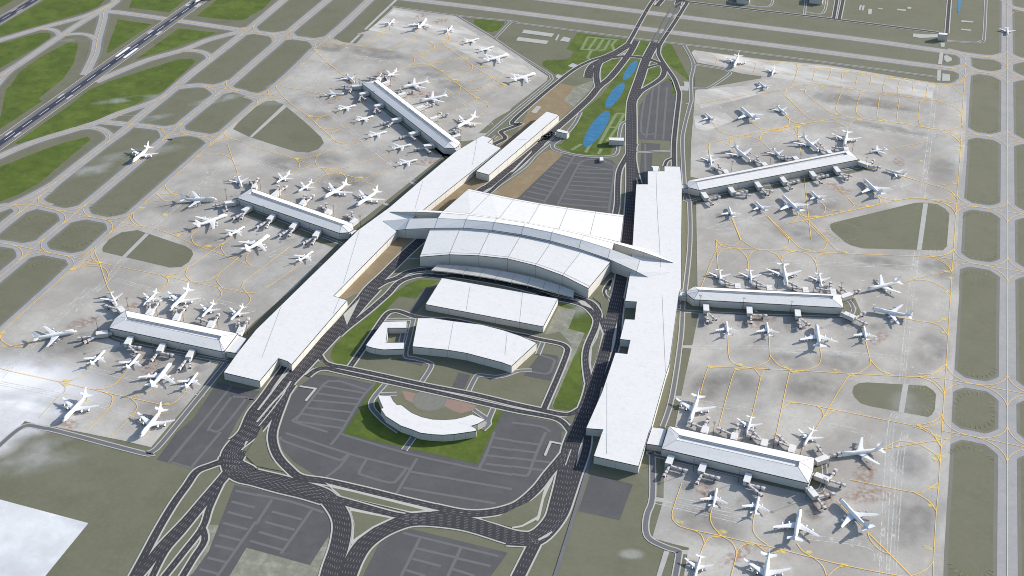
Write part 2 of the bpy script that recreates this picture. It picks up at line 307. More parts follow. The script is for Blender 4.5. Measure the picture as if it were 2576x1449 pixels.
# ---- aprons
polys('apron', 'apron', Z_APRON, [
 '10 1385,75 1700,115 2010,160 2330,355 2576,520 | 20 362,770 350,812 0,1085 | 10 2300,1400 | A 600,270 580,262 | 10 1990,1440 | 11 1850,145 1290,590 1020,800 815,1010 385,1449 | 02 2560,340 2420,480 2300,700 2225,760 1660,1449 | 03 1520,155 1250,90 500,-60 | 02 760,1449 250,1337 60,1500 -90,1620 | 02 -90,430 | 02 20,395 | 01 940,1075 1290,735 2100,15 | 10 160,920 700,425 1130,310',
 '20 1830,505 1805,530 1860,630 2130,680 2190,710 2300,740 2510,770 2500,790 2050,870 1845,905 1800,1449 | 21 1795,330 | B 1340,450 1500,480 2000,700 1450,960 | 21 1850,600 1865,1400 | 22 1880,260 1800,600 1630,1449 | 23 1530,60 1525,650 1410,1070 1780,1170 1700,1500 | 33 1760,1500 1770,1250 1830,200 | 32 1840,1449 1855,990 1925,60 | 31 1900,1080 1935,500 1935,480 | 30 1985,1449 2000,875 1880,850 1700,840 600,655 0,603 | 20 2576,600'])
polys('apron_stand', 'stand', Z_APRON+.004, [
 '10 1392,95 1950,185 2230,350 2576,560 | 20 20,580 | 20 250,760 | 10 2576,790 1900,430 1600,395 1130,300',
 '20 1850,515 2576,610 | 30 0,620 600,672 1690,850 1650,990 1200,930 500,840 100,790 | 20 2400,735 2150,665 1880,600',
 '20 1850,925 2100,880 2480,860 2540,930 2300,1000 1900,1090', '20 1830,1170 2150,1140 2240,1210 1960,1320 1850,1290'])
polys('pale_slab', 'pale', Z_APRON, ['03 -120,648 890,918 440,1470 -120,1470'])
# turf islands inside the paving
polys('infield', 'ground', Z_FIELD, [
 'O 586,325 600,308 645,268 668,255 690,253 712,262 765,305 808,345 815,360 800,376 775,384 745,382 690,365 628,345',
 '01 1028,1062 1040,1030 1100,960 1220,890 1385,867 1870,1030 1930,1070 1945,1110 1900,1190 1820,1240 1710,1245 1040,1088',
 '10 803,385 830,345 900,330 1090,348 1010,435 1000,440 880,425 815,400',
 '31 620,820 640,800 665,790 1480,592 1560,590 1700,605 1780,650 1825,700 1800,1030 1760,1072 950,1052 830,1020 770,985 640,870',
 '32 848,1050 862,990 915,958 1000,950 1590,985 1660,1030 1690,1070 1680,1220 1650,1275 1610,1300 1020,1190 930,1160 870,1100',
 '11 1850,160 1905,180 900,980 820,1010 | 11 1020,805',
 '01 2440,640 2490,720 | 11 400,905 830,1060 900,990 860,960 0,650',
 '02 1070,470 1060,500 1150,540 2200,770 2270,700 2230,640 1100,400',
 'J 850,500 900,620 2300,1800 | A 420,600 300,640 240,560 | J 980,560', 
 'B 1300,640 1480,860 1320,940 1330,980 1530,965 | P 620,1010 1700,800 2050,730 1880,640 500,950 260,1000 | B 1500,800',
 'C 220,500 130,560 1760,640 1880,630 1900,560 1840,425 1690,420 1720,590',
 'E 217,700 150,690 150,740 1050,960 1690,1110 1850,1110 1900,800 1750,790 1740,900 1690,1050',
 '22 1740,250 1880,250 1815,575 1725,575', '22 1722,608 1805,612 1700,1085 1640,1080', '22 1632,1115 1695,1120 1620,1400 1550,1395',
 '23 1450,250 1535,250 1525,668 1448,650', '23 1430,695 1515,715 1410,1070 1370,1040 1360,980 1380,850', '23 1420,1080 1780,1165 1775,1190 1570,1160', '23 1705,1230 1765,1235 1730,1449 1690,1449',
 '02 250,1340 1250,1600 | 03 1520,155 1700,-60 | 02 1990,1060 1985,1095 | 02 1700,1449 | 03 1560,180 1440,200 500,-10 | 02 300,1400 150,1449',
 '20 1830,650 2100,690 2180,740 2180,760 2000,880 1840,890', '10 2240,1340 2400,1200 2576,1100 2576,1170 2350,1340'], dz=.0018)
# ---- other paved patches
polys('service_strip', 'strip', Z_PATH, ['O 628,344 634,346 722,268 714,263', '01 1228,1135 1265,1142 1500,910 1465,898', '10 940,432 968,435 1057,350 1032,348', '10 1083,297 1110,300 1425,0 1395,0',
 '31 1563,597 1610,600 1545,1068 1497,1066', '32 1357,968 1415,970 1368,1258 1312,1250', '30 1735,430 1780,432 1775,475 1738,470', '30 1728,523 1765,525 1750,650 1710,645', '30 1705,702 1742,703 1735,815 1697,810',
 '23 1445,655 1525,668 1520,712 1435,693', '23 1530,1195 1585,1205 1500,1460 1450,1460', '23 1700,1185 1780,1190 1765,1235 1700,1230', '22 1722,577 1815,577 1805,610 1720,606',
 '22 1640,1083 1702,1087 1697,1120 1630,1113', '20 1725,820 1785,825 1775,915 1690,910 1680,870 1735,865', '20 120,298 425,340 400,372 98,332', '20 62,373 370,412 345,445 40,408', '20 520,370 590,385 570,425 480,410', '20 462,348 480,350 450,410 430,405',
 '30 1460,338 1600,348 1710,345 1705,375 1540,385 1455,370', '30 925,50 945,52 930,104 910,102', '30 952,55 974,57 960,107 940,106', '30 1010,90 1048,92 1040,145 1005,145', '30 1300,90 1390,98 1385,112 1296,103', '30 1405,68 1443,72 1438,92 1400,86',
 '20 610,635 660,655 620,685 560,665', '20 455,745 510,765 480,800 435,775', '20 250,1065 300,1075 240,1143 190,1130', '11 1545,372 1615,400 1590,415 1540,385', '11 1290,590 1350,610 1320,625 1270,605',
 '30 1770,565 1800,555 1850,585 1848,610 1800,630 1775,605', '30 1755,740 1830,750 1832,815 1750,815', '30 1945,205 2065,215 2065,228 1945,222', '30 1945,290 2045,300 2040,312 1942,302', '02 2010,1065 2060,1080 2050,1095 1990,1090', '30 1110,80 1155,86 1150,97 1105,90'])
bm = bmesh.new()
for i, q in enumerate(['20 760,372 1075,402', '20 765,372 700,495 850,505', '20 850,385 770,495', '20 920,395 850,500', '20 985,405 930,500 870,510', '20 1045,405 1005,450 1035,520', '20 800,505 760,580 790,600', '20 1050,1145 960,1300 880,1449', '20 1130,1145 1050,1290 960,1420', '20 1050,1140 1135,1145', '20 965,1280 1050,1282', '21 700,0 600,60', '21 790,0 740,85', '21 900,50 870,100']): addrib(bm, pts(q), 7, Z_GRASS+.05+.001*i)
struct('grass_path', bm, M['oldpath'])
bm = bmesh.new(); kz = 0
for c_, e_, n_, arc in [('30 2200,645', '30 2325,655', '30 2200,597', 'A'), ('30 2185,885', '30 2305,895', '30 2185,800', 'N'), ('30 2175,1225', '30 2310,1235', '30 2170,1320', 'S'), ('31 2165,40', '31 2300,50', '30 2160,1430', 'N'), ('31 2160,500', '31 2300,510', '31 2155,585', 'S'), ('31 2140,780', '31 2290,790', '31 2140,705', 'N'), ('31 2135,1070', '31 2285,1080', '31 2130,1150', 'S'), ('31 2120,1380', '31 2270,1395', '31 2120,1300', 'N'),
  ('32 2100,760', '32 2265,780', '32 2085,870', 'S'), ('32 2080,1225', '32 2250,1240', '32 2080,1070', 'A'), ('33 2050,270', '33 2240,300', '33 2050,175', 'N'), ('33 2040,1330', '33 2225,1360', '33 2040,1440', 'S'), ('01 330,830', '01 470,800', '01 420,740', 'A'), ('01 800,925', '01 950,900', '01 870,830', 'A'), ('01 700,480', '01 830,520', '01 800,380', 'S'), ('01 1130,600', '01 1280,640', '01 1250,500', 'S'), ('10 230,200', '10 350,215', '10 290,130', 'S'), ('10 620,240', '10 740,260', '10 680,170', 'S'), ('10 430,520', '10 530,530', '10 470,450', 'N'), ('10 20,430', '10 130,440', '10 70,370', 'N'), ('31 1640,680', '31 1760,700', '31 1640,620', 'N'), ('31 1650,980', '31 1770,990', '31 1650,1060', 'S'), ('32 1500,1130', '32 1630,1150', '32 1500,1010', 'A'), ('01 420,1290', '01 560,1300', '01 480,1190', 'N'), ('31 760,880', '31 900,900', '31 760,800', 'A')]:
    c_ = pts(c_)[0]; rx = (pts(e_)[0]-c_).length; ry = (pts(n_)[0]-c_).length
    for q in range(24):
        t = q*math.pi/12+.1
        if (arc == 'N' and math.sin(t) < .1) or (arc == 'S' and math.sin(t) > -.1): continue
        u_ = Vector((math.cos(t)*rx, math.sin(t)*ry, 0)); kz += 1
        addrib(bm, [c_+u_, c_+u_*(1+8/u_.length)], 1.2, Z_FIELD+.046+.00001*kz)
struct('shoulder_stripe', bm, M['ochre'])
# ---- ponds
bm = bmesh.new()
for k, (a, b, hw) in enumerate([('20 1252,610', '20 1128,808', 11), ('20 1118,832', '20 955,1087', 14), ('20 965,1115', '20 738,1478', 18)]):
    a = pts(a)[0]; b = pts(b)[0]; c = (a+b)/2; d = (a-b)/2; n = Vector((-d.y, d.x, 0)).normalized()*hw*.92
    addpoly(bm, [c+d*math.cos(t)+n*math.sin(t) for t in [q*math.pi/24 for q in range(48)]], Z_GRASS+.05+.01*k)
addpoly(bm, pts('30 1912,-60 1945,-60 1940,60 1928,130 1910,128'), .3)
struct('pond', bm, M['water'])
# ---- car parks
PK = ['12 605,868 900,880 1175,962 1205,965 | 12 1250,1000 | 12 2390,1230 | 12 2500,1238 | 22 0,1262 250,1315 420,1350 530,1420 | 23 505,40 515,100 480,190 300,430 130,640 | 13 2576,690 2430,755 2280,775 2000,775 1400,640 1000,545 600,440 380,300 270,180 240,70 | 12 225,1449 360,1080 450,975',
 '02 2190,945 2400,1000 | 12 40,1040 -80,1180 | 02 2400,1320 | 03 2330,0 2200,230 2160,290 2000,380 1575,280 1780,0 | 02 1955,1300',
 '03 2360,530 | 13 600,705 700,760 770,870 755,1010 543,1340 0,1190 | 03 2480,1165 2290,1480 1900,1480 2100,1200',
 '13 1560,975 2535,1215 2340,1480 1060,1480 1250,1100 1400,1010', '23 790,420 1218,525 1082,888 670,795',
 '21 525,95 620,110 900,135 1010,165 1060,230 1020,700 50,552', '20 1540,812 1612,818 1605,950 1652,955 1612,1418 1280,1402 1265,1300 1285,1060 1400,900', '21 1300,75 1415,78 1400,420 1280,420',
 '21 1300,-15 1490,0 1490,70 1300,70', '22 285,655 455,680 480,720 385,935 115,880', '12 1430,700 1690,755 1670,785 1410,720', '12 2040,850 2160,875 2090,1020 1970,1000', '12 1630,110 1690,0 1790,0 1720,120 1560,300 1500,290']
polys('car_park', 'park', Z_PARK, PK)
polys('car_park_lawn', 'grass', Z_PARK+.07, ['12 1215,950 1290,962 2400,1200 2492,1232 | 13 2290,190 2230,320 885,20 | 12 885,1449'])
polys('courtyard', 'ground', Z_PARK+.08, ['12 1310,962 2395,1195 2335,1320 2270,1400 2000,1440 1600,1400 1350,1250 1250,1120',
  '12 610,868 640,850 900,880 1180,955 1160,965 900,905', '23 500,0 560,-20 560,40 500,180 420,280 490,140', '22 430,1330 520,1370 560,1449 520,1440 440,1360'], dz=.003)
polys('plaza', 'pink', Z_PARK+.10, ['12 1465,1035 1560,1050 1700,1090 1860,1110 2040,1130 2222,1185 2190,1225 2060,1262 1960,1225 1880,1180 1700,1170 1600,1165 1510,1125'])
bm = bmesh.new()
for k, (rr, kk) in enumerate(((86, 0), (60, 1), (34, 0))):
    pass
c = pts('12 1748,1128')[0]
for r in (27, ):
    addpoly(bm, [c+Vector((math.cos(t)*r, math.sin(t)*r, 0)) for t in [q*math.pi/16 for q in range(32)]], Z_PARK+.115)
dsc = struct('plaza_circle', bm, M['disc'])
bm = bmesh.new()
for r in (10, 18, 25):
    addrib(bm, [c+Vector((math.cos(t)*r, math.sin(t)*r, 0)) for t in [q*math.pi/12 for q in range(24)]], 1.3, Z_PARK+.12+.0005*r, closed=True)
struct('paving_ring', bm, M['shoulder'], dsc)
# car park lanes
AI = ['12 400,1330 680,970 780,940 870,945 1130,1030', '12 670,985 1110,1060', '12 610,1060 1060,1120', '12 560,1130 1020,1170', '12 510,1205 965,1250', '12 460,1265 905,1340', '12 400,1340 860,1410', '12 1200,960 1060,1110 860,1440 | 13 750,130', '12 460,1265 400,1310 395,1350 720,1449',
 '13 260,50 290,95 850,285', '13 300,10 480,70 940,220 1130,270 1540,370', '13 860,20 1500,210 2230,370 2576,430', '13 850,290 940,215', '13 680,470 830,360 940,220', '13 1120,265 1040,400 1080,435 1350,510 1430,470 1510,370', '13 1620,265 1400,640', '13 1560,400 2576,575', '13 1480,560 2410,720', '13 2240,370 2310,240 2400,0',
 '22 0,1355 300,1395 380,1449', '23 340,0 290,110 215,290 170,420 120,440 0,420', '23 0,90 300,130', '23 0,175 260,210', '23 0,260 380,305', '23 0,345 320,385', '13 2290,230 2576,265', '13 2310,320 2576,350', '13 2400,60 2576,85', '13 2370,150 2576,180',
 '02 2360,950 1750,1700', '12 -70,1120 -30,1130 | 02 2460,1100 2350,1095 2320,1110 2110,1400 | 02 2130,1430 2230,1420 2480,1110', '03 1950,0 1720,280 1745,310 1950,370', '03 2220,0 1930,350',
 '13 0,630 350,700 680,810', '13 160,680 0,930', '13 560,785 250,1225', '13 160,800 460,880', '13 90,905 390,985', '13 30,1005 320,1090', '13 -60,1095 270,1190', '03 2370,590 2576,635', '03 2330,700 2560,760', '03 2290,805 2540,870', '03 2245,915 2490,980', '03 2205,1035 2420,1090', '03 2160,1140 2370,1190', '03 2090,1265 2290,1315', '03 2010,1380 2200,1430', '03 2576,900 2180,1460',
 '13 1480,1015 2440,1250', '13 1650,1070 1460,1449', '13 2070,1150 1930,1449', '13 1610,1170 2000,1260', '13 1570,1275 1860,1350', '13 2020,1270 2360,1350', '13 1510,1390 1700,1449', '13 1980,1380 2200,1449',
 '21 630,115 320,590', '21 680,190 460,610', '21 680,195 740,160 900,165 1010,210 1030,260 970,690', '21 600,190 680,200'] + [
 '21 %d,%d %d,%d' % (a, b, c_, d) for a, b, c_, d in [(515, 120, 600, 145), (475, 160, 575, 190), (435, 195, 545, 225), (400, 235, 520, 265), (360, 275, 500, 305), (320, 310, 470, 350), (285, 355, 445, 390), (245, 395, 415, 435), (200, 430, 390, 480), (155, 475, 365, 520), (110, 525, 330, 575),
 (670, 215, 1015, 260), (645, 290, 1000, 300), (625, 330, 995, 350), (600, 375, 990, 395), (580, 415, 985, 440), (560, 460, 985, 490), (540, 500, 980, 540), (510, 550, 975, 585), (480, 600, 970, 640), (660, 250, 1010, 262)]] + [
 '20 1500,830 1390,870 1330,1010 1300,1330 1430,1345', '20 1420,870 1350,1390', '20 1480,850 1440,1400', '20 1560,880 1520,1405', '22 270,670 420,720 420,760 380,850 300,860 140,825', '21 1340,0 1345,400', '21 1300,80 1490,80']
bm = bmesh.new()
for i, s in enumerate(AI): addrib(bm, smooth(pts(s), 3), 4.4, Z_AISLE+.0005*i)
struct('car_park_lane', bm, M['aisle'])
# ---- roads: (trace, width, lanes)
RD = [
 ('12 1190,0 1060,140 900,330 760,480 600,650 450,810 330,930 200,1080 60,1250 | O 644,1060 606,1105 585,1130 578,1150 590,1168 620,1184 | 13 -40,430 250,500 560,590 700,650 800,760 860,880 865,1010 830,1180 770,1350 730,1500', 26, 8),
 ('11 1660,965 1480,1130 1300,1310 1150,1449 | 12 1060,120', 19, 5),
 ('12 600,650 480,770 350,960 270,1150 200,1340 | 13 165,30 180,150 230,260 330,370 450,460 700,500 1100,590 1500,690 1800,760', 13, 3),
 ('12 350,970 150,1250 -10,1449 | O 600,1120', 19, 5),
 ('12 290,790 180,940 60,1110 -60,1260 | 02 2430,1449 | 03 2330,90', 10, 2),
 ('O 578,1150 570,1172', 30, 1),
 ('03 2230,300 2120,340 1980,400 1880,540 1750,720 1600,970 1450,1250 1320,1490', 11, 2),
 ('O 600,1160 578,1182 | 03 2240,470 2060,680 1880,890 1650,1130 1480,1340 1340,1500', 15, 4),
 ('03 2200,560 2000,800 1830,1010 1660,1210 1510,1500', 9, 2), ('03 2230,500 2110,760 2040,960 1850,1210 1620,1500', 9, 2), ('03 2030,950 2060,1090 1950,1270 1810,1500', 9, 2),
 ('03 2400,180 2330,330 2420,430 2576,470 | 13 250,540 500,600 700,660', 30, 8),
 ('13 700,650 1000,735 1400,845 1700,880', 14, 4), ('13 900,1500 990,1280 1100,1120 1280,990 1500,900 1650,880', 25, 6),
 ('13 1500,870 1800,880 2150,930 2576,1060 | 23 180,1080', 28, 9), ('13 1800,760 2100,820 2350,815 2576,760 | 23 120,690 260,560 360,430 470,300 560,190', 14, 4),
 ('13 1650,880 1900,810 2150,840', 14, 3),
 ('20 1480,-60 1395,40 1290,220 1190,400 1130,470 950,560 800,610 640,690 480,810 240,1010 0,1230 | A 1780,-80 1420,60 1400,110 1460,170 1450,230 1250,330', 9, 2),
 ('20 1250,410 1180,540 1000,770 870,880 760,1010 450,1290 310,1400 | A 2400,130 1900,560 1500,870 1150,1160 960,1270 | 11 1800,800 1660,965', 15, 4),
 ('A 2230,330 1950,590 1600,910 1350,1120 1150,1300 900,1400', 8, 2),
 ('20 1190,440 1100,500 950,590 830,650 780,720 770,780', 20, 6), ('20 900,600 860,680 850,780 870,880', 14, 3), ('20 900,600 1000,580 1150,568 1320,582 1480,635 1530,690 1515,770 1430,840 1300,920 1230,1010', 12, 3),
 ('20 1340,690 1440,658 1490,655', 8, 1),
 ('20 1440,430 1350,600 1290,780 1220,980 1200,1100 1195,1449 | 21 1200,200 1200,500 1170,900 1145,1040 1100,1340 | 22 1050,130 990,320 950,470', 21, 6),
 ('21 1195,60 1130,170 1080,270 1065,400 1060,600 1040,720', 10, 2), ('20 1235,1010 1240,1200 1240,1449 | 21 1235,150 1260,300 1290,400', 6, 1),
 ('22 1110,100 1085,300 1060,560 960,860 900,1000', 8, 2), ('22 990,300 940,480 915,640 870,790 830,930 790,1100 720,1280 | 23 650,0 590,160 560,320 520,520 470,720 420,880 300,1020 180,1080', 26, 7),
 ('22 820,1000 760,1250 | 23 760,60 730,230 660,430 590,640 520,830 400,1000 280,1100 160,1120 -60,1110', 12, 3),
 ('23 240,1100 150,1280 40,1500', 17, 4),
 ('20 1765,20 1640,220 1500,430 1475,500 1480,560 1540,660 1630,790 1670,900 1682,960 1655,1200 1630,1449 | 21 1630,230', 9, 2), ('21 1630,140 1560,170 1535,230', 6, 1),
 ('20 1520,-10 1460,60', 12, 3), ('20 1700,-60 1660,75', 16, 4), ('20 1440,-10 1700,5 1780,20 2576,115 | 30 0,120 640,190 1715,328', 9, 2),
 ('30 1830,-60 1800,335', 8, 2), ('30 705,-60 660,190', 8, 2), ('30 768,-60 715,198', 8, 2),
 ('12 640,680 690,750 780,785 900,805 1300,890 1750,988 2200,1075 | 22 0,1165 250,1220 480,1270 590,1270 690,1215', 9, 2),
 ('12 520,890 600,830 700,808 850,840 1300,938 1900,1070 | 22 -20,1222 250,1272 430,1310 520,1360 590,1449', 9, 2),
 ('12 950,790 1090,590 1250,350 1320,260 1380,235 1450,240 1600,290 1800,320 | L 750,760 1500,920 2000,1040 | 22 120,480 280,520 480,560 550,600 555,650 500,800 420,990 320,1220', 8.5, 2),
 ('12 830,480 920,400 1010,330 1130,235 1240,140 1330,60 | 11 1430,1400 1550,1345 1700,1320 1860,1335 | G 1100,1130 1500,1190 1900,1270 2300,1380 | 22 300,75 480,115 640,148 750,195 830,280 850,340 830,420 790,510 755,600 740,700 745,800 765,940 790,1020', 10, 3),
 ('11 1200,1449 1300,1390 1420,1350 1530,1290 1680,1262 1850,1262 | G 1100,1085 1700,1190 2300,1320 | 22 560,75 680,110 790,150 850,215 870,260 870,300 910,370 950,440', 11, 3),
 ('22 990,180 930,60 940,0 | 21 1000,1370 | 22 960,20', 4, 1),
]
SV = [('20 0,225 1180,380 1740,450 2576,552 | 30 0,555 1710,777', 5), ('10 1345,65 1990,155 2576,215 | 20 20,227', 5), ('10 2000,150 2390,385 2576,510 | 20 0,515 350,730 388,775 370,830 0,1140 | 10 2576,1150 2300,1380', 5), ('10 2560,225 2400,390', 5),
 ('20 1730,450 1825,640 1800,800 1805,1000 1790,1060 1730,1300 | 21 1715,0 1735,410', 6), ('21 1750,490 1785,600 1790,1000 1745,1449 | 22 1720,130 1700,500 1610,1100 1515,1400', 6), ('23 1410,200 1415,650 1360,830 1345,980 1390,1080 1550,1160 1670,1200 1680,1240 1640,1470', 7),
 ('20 1830,650 2100,690 2175,720 2185,750 2000,875 1920,893 1825,888', 5), ('02 2280,755 1720,1449 | 03 1610,130 1560,180 1500,208 1420,210 600,-5 | 02 430,1410 300,1385 220,1405 | 03 110,35 -60,190', 7), ('30 2195,-60 2175,370 2150,410 2080,430 1800,412', 5),
 ('30 390,-60 365,150', 4), ('30 600,-60 555,130 380,120', 4), ('30 40,-60 0,70 | 20 2576,60 2170,15 2190,-50', 4),
 ('12 1590,290 1540,500 1505,680 1600,710 1740,750 1760,800 1655,965', 6), ('12 2130,1055 2210,900 2260,880 2420,895 2540,870 | 22 60,835 200,830', 6), ('22 310,550 260,670', 6), ('12 1300,320 1400,318 1590,318', 5), ('12 1460,550 1490,420', 6),
 ('12 1300,965 1180,1110 1160,1180 1190,1240 1300,1350 | 13 1440,0', 6.5), ('12 2395,1200 2340,1330 2340,1370 2280,1430', 6.5), ('12 2190,1225 2330,1320', 6), ('12 1255,1070 1420,1065', 6), ('13 1585,55 1490,185', 7),
 ('02 1080,485 1300,560 2290,745', 5), ('11 -120,620 870,1010', 5), ('J 900,600 2300,1640', 5), ('B 1250,790 1290,940 | P 160,1065 500,980 1900,715', 5), ('C 115,460 140,558 1700,620 1790,600 1825,540 1790,460 1740,440', 5), ('E 130,690 155,720 1000,920 1050,935', 5), ('E 1750,1090 1830,1050 1860,900 1850,800', 5),
 ('22 940,-10 925,50 980,110 1000,130', 4), ('21 400,-5 420,55 520,85 700,120 900,130 1030,115 1065,70 1070,20', 5.5), ('20 1155,1220 1100,1260 1070,1400', 5.5), ('20 690,1130 640,1230 560,1330 400,1449', 6), ('A 2500,200 2100,530 1850,800 1300,1180 1180,1300', 5.5), ('A 2576,230 2430,340 2460,420 2576,465', 5.5), ('A 1480,210 1190,330', 7), ('A 1300,160 1230,220', 4),
 ('21 1260,0 1250,80 1450,75 1600,70', 4), ('11 1510,1170 1640,1160', 5)]
bk = bmesh.new(); br = bmesh.new(); bs = bmesh.new(); bd = bmesh.new(); nd = 0
for i, (s, wd) in enumerate(SV):
    P = smooth(pts(s), 4); addrib(bk, P, wd+3.6, Z_KERB+.0012*i); addrib(bs, P, wd, Z_KERB+.06+.0012*i)
def dashes(bmx, P, off, dl, gap, wd, z):
    Q = offs(P, off) if abs(off) > 1e-6 else P
    acc = 0.0; cyc = dl+gap
    for a, b in zip(Q[:-1], Q[1:]):
        L = (b-a).length
        if L < 1e-4: continue
        d = (b-a)/L; t = -acc
        while t < L:
            s0 = max(t, 0); e0 = min(t+dl, L)
            if e0-s0 > .8:
                p = a+d*s0; q = a+d*e0; n = Vector((-d.y, d.x, 0))*wd/2
                bmx.faces.new([bmx.verts.new((v.x, v.y, z)) for v in (p-n, q-n, q+n, p+n)])
            t += cyc
        acc = (acc+L) % cyc
for i, (s, wd, ln) in enumerate(RD):
    P = smooth(pts(s), 4); addrib(bk, P, wd+5.0, Z_KERB+.05+.001*i); addrib(br, P, wd, Z_ROAD+.0015*i)
    lw = wd/ln
    for k in range(1, ln):
        dashes(bd, P, (k-ln/2)*lw, 5.5, 6.5, .27, Z_MARK+.001*(i % 20)+.0002*k)
# twin footbridge strips across the taxiways
struct('service_road', bs, M['svc'])
road = struct('road', br, M['road']); struct('lane_marking', bd, M['lane'], road)
# white traffic islands painted between merging lanes
for s in ['03 2470,100 2500,90 2450,170', '23 395,470 420,460 360,590 285,760 270,890 245,900 260,750 330,560', '23 590,175 600,180 545,330 530,340', '23 260,1080 400,1000 410,1010 350,1060 270,1095', '20 1085,555 1140,528 1130,550', '20 808,700 822,660 828,662', '22 630,100 740,140 820,215 700,170', 'A 1570,900 2010,455 2000,500 1640,880', 'A 1060,1290 1240,1180 1100,1290', '22 795,880 850,720 925,460 880,345 850,500 790,600 780,780', '12 915,375 1050,100 880,270', '13 820,635 700,515 1000,590 1850,795 1570,820', '13 935,760 1400,865 1180,970 950,1140 985,920', '23 -10,810 190,720 350,560 280,870 100,960 0,975', '20 1705,60 1725,30 1740,35 1700,90 1688,85', '20 1425,50 1450,10 1455,20 1435,55']:
    kw = globals().get('kw', 0)+1; addpoly(bk, pts(s), Z_ROAD+.05+.0025*kw)
for s in ['12 150,1150 60,1250 70,1260', '13 850,640 760,560 1000,610 1700,795 1570,805', '13 950,790 1360,870 1170,960 975,1090 990,920', '23 0,800 200,700 340,570 270,850 100,945 0,960', '22 800,850 860,700 910,460 880,400 860,500 800,600 790,760', '03 2460,230 2576,50 | 13 60,-100 90,150 150,280 290,410 0,360 | 03 2500,300', '13 2230,870 2400,860 2576,800 | 23 180,720 330,570 270,870 100,950 0,960 | 13 2400,940', '12 560,820 650,715 690,770 760,795 600,805', '22 480,1300 650,1270 600,1390 560,1340', '22 900,250 880,160 800,100 870,30 900,20 920,80 985,140 940,340', '11 1480,1240 1520,1180 1650,1160 1680,1240 1590,1255 1380,1340']:
    addpoly(bs, pts(s), Z_ROAD) if False else None
for i, (q, ww_) in enumerate([('12 350,940 290,1030 150,1180 10,1350', 3.2), ('12 330,835 240,940 150,1060 20,1230', 3.5), ('12 300,1030 270,1080 160,1230 30,1390', 2)]): addrib(bk, smooth(pts(q), 3), ww_, Z_ROAD+.12+.002*i)
struct('kerb', bk, M['kerb'])
bm = bmesh.new()
ISL = ['13 860,645 760,560 1000,612 1700,790 1560,803', '13 955,795 1350,870 1170,955 980,1085 992,920', '23 -10,790 200,690 320,590 255,850 100,940 -10,960 | 13 2280,880 2420,860', '22 803,830 855,700 907,460 885,410 862,500 805,600 795,760', '03 2460,230 2576,60 | 13 60,-60 95,150 160,280 280,400 0,345', '12 580,815 655,722 700,775 740,790 600,803', '22 510,1310 640,1275 600,1385 560,1335', '22 910,250 890,160 815,100 870,35 900,20 920,80 980,140 940,320', '11 1430,1290 1500,1180 1650,1165 1660,1240 1560,1260']
for i, s in enumerate(ISL): addpoly(bm, pts(s), Z_ROAD+.105+.002*i)
struct('traffic_island', bm, M['ground'])
bm = bmesh.new()
for i, s in enumerate(['20 1700,20 1600,90 1490,290 1415,420', '20 1720,50 1660,90 1550,290 1470,425', '23 800,240 620,850 430,1460']): addrib(bm, smooth(pts(s), 3), 5, Z_ROAD+.13+.003*i)
struct('path', bm, M['svc'])
bm = bmesh.new()
for i, s in enumerate(['12 440,990 600,1015 500,1138', '23 510,125 390,100 330,240']): addrib(bm, pts(s), 4, Z_ROAD+.13)
struct('pavement', bm, M['kerb'])
# ---- runways
bm = bmesh.new(); RW = pts('00 -400,1590 290,1237 1890,90 2300,-204'); RW = [pts('00 290,1237')[0], pts('00 1890,90')[0]]
d = (RW[1]-RW[0]).normalized(); n = Vector((-d.y, d.x, 0)); c0 = RW[0]
hw = abs((pts('O 25,362')[0]-c0).dot(n)); hw2 = abs((pts('O 0,342')[0]-c0).dot(n))
HWD = (hw+hw2)/2; cs = ((pts('O 25,362')[0]-c0).dot(n)+(pts('O 0,342')[0]-c0).dot(n))/2; c0 = c0+n*cs
print('runway half width', HWD, 'dir', d)
def rwp(u, v): return c0+d*u+n*v
addpoly(bm, [rwp(-600, -HWD), rwp(1600, -HWD), rwp(1600, HWD), rwp(-600, HWD)], Z_ROAD)
c2 = pts('00 180,100')[0]; V2 = (c2-c0).dot(n)
addpoly(bm, [rwp(-600, V2-HWD*.8), rwp(1800, V2-HWD*.8), rwp(1800, V2+HWD*.8), rwp(-600, V2+HWD*.8)], Z_ROAD+.01)
rw = struct('runway', bm, M['runway'])
bm = bmesh.new()
addpoly(bm, [rwp(-600, -HWD*.38), rwp(1600, -HWD*.38), rwp(1600, HWD*.38), rwp(-600, HWD*.38)], Z_ROAD+.03)
addpoly(bm, [rwp(-600, V2-HWD*.45), rwp(1800, V2-HWD*.45), rwp(1800, V2+HWD*.45), rwp(-600, V2+HWD*.45)], Z_ROAD+.03)
struct('rubber_strip', bm, M['rubber'], rw)
bm = bmesh.new()
for s_ in (-1, 1):
    addrib(bm, [rwp(-600, s_*(HWD-.7)), rwp(1600, s_*(HWD-.7))], .8, Z_ROAD+.06)
    addrib(bm, [rwp(-600, V2+s_*(HWD*.8-.7)), rwp(1800, V2+s_*(HWD*.8-.7))], .8, Z_ROAD+.06)
dashes(bm, [rwp(-590, 0), rwp(1600, 0)], 0, 36, 27, 1.2, Z_ROAD+.07)
dashes(bm, [rwp(-590, V2), rwp(1800, V2)], 0, 36, 27, 1.2, Z_ROAD+.07)
def bars(u0, u1, vs, wd):
    for v in vs: addrib(bm, [rwp(u0, v), rwp(u1, v)], wd, Z_ROAD+.08)
def uv(s): p = pts(s)[0]-c0; return p.dot(d), p.dot(n)
print('aim', uv('00 1145,570'), uv('00 1280,472'), uv('00 1250,585'), uv('00 1385,488'), 'tdz', uv('00 1490,340'), uv('00 1560,298'), uv('00 1575,350'), uv('00 1870,60'), uv('00 1960,70'))
u0 = uv('00 1175,572')[0]; u1 = uv('00 1300,475')[0]
bars(u0, u1, (-HWD*.52, HWD*.52), HWD*.34)
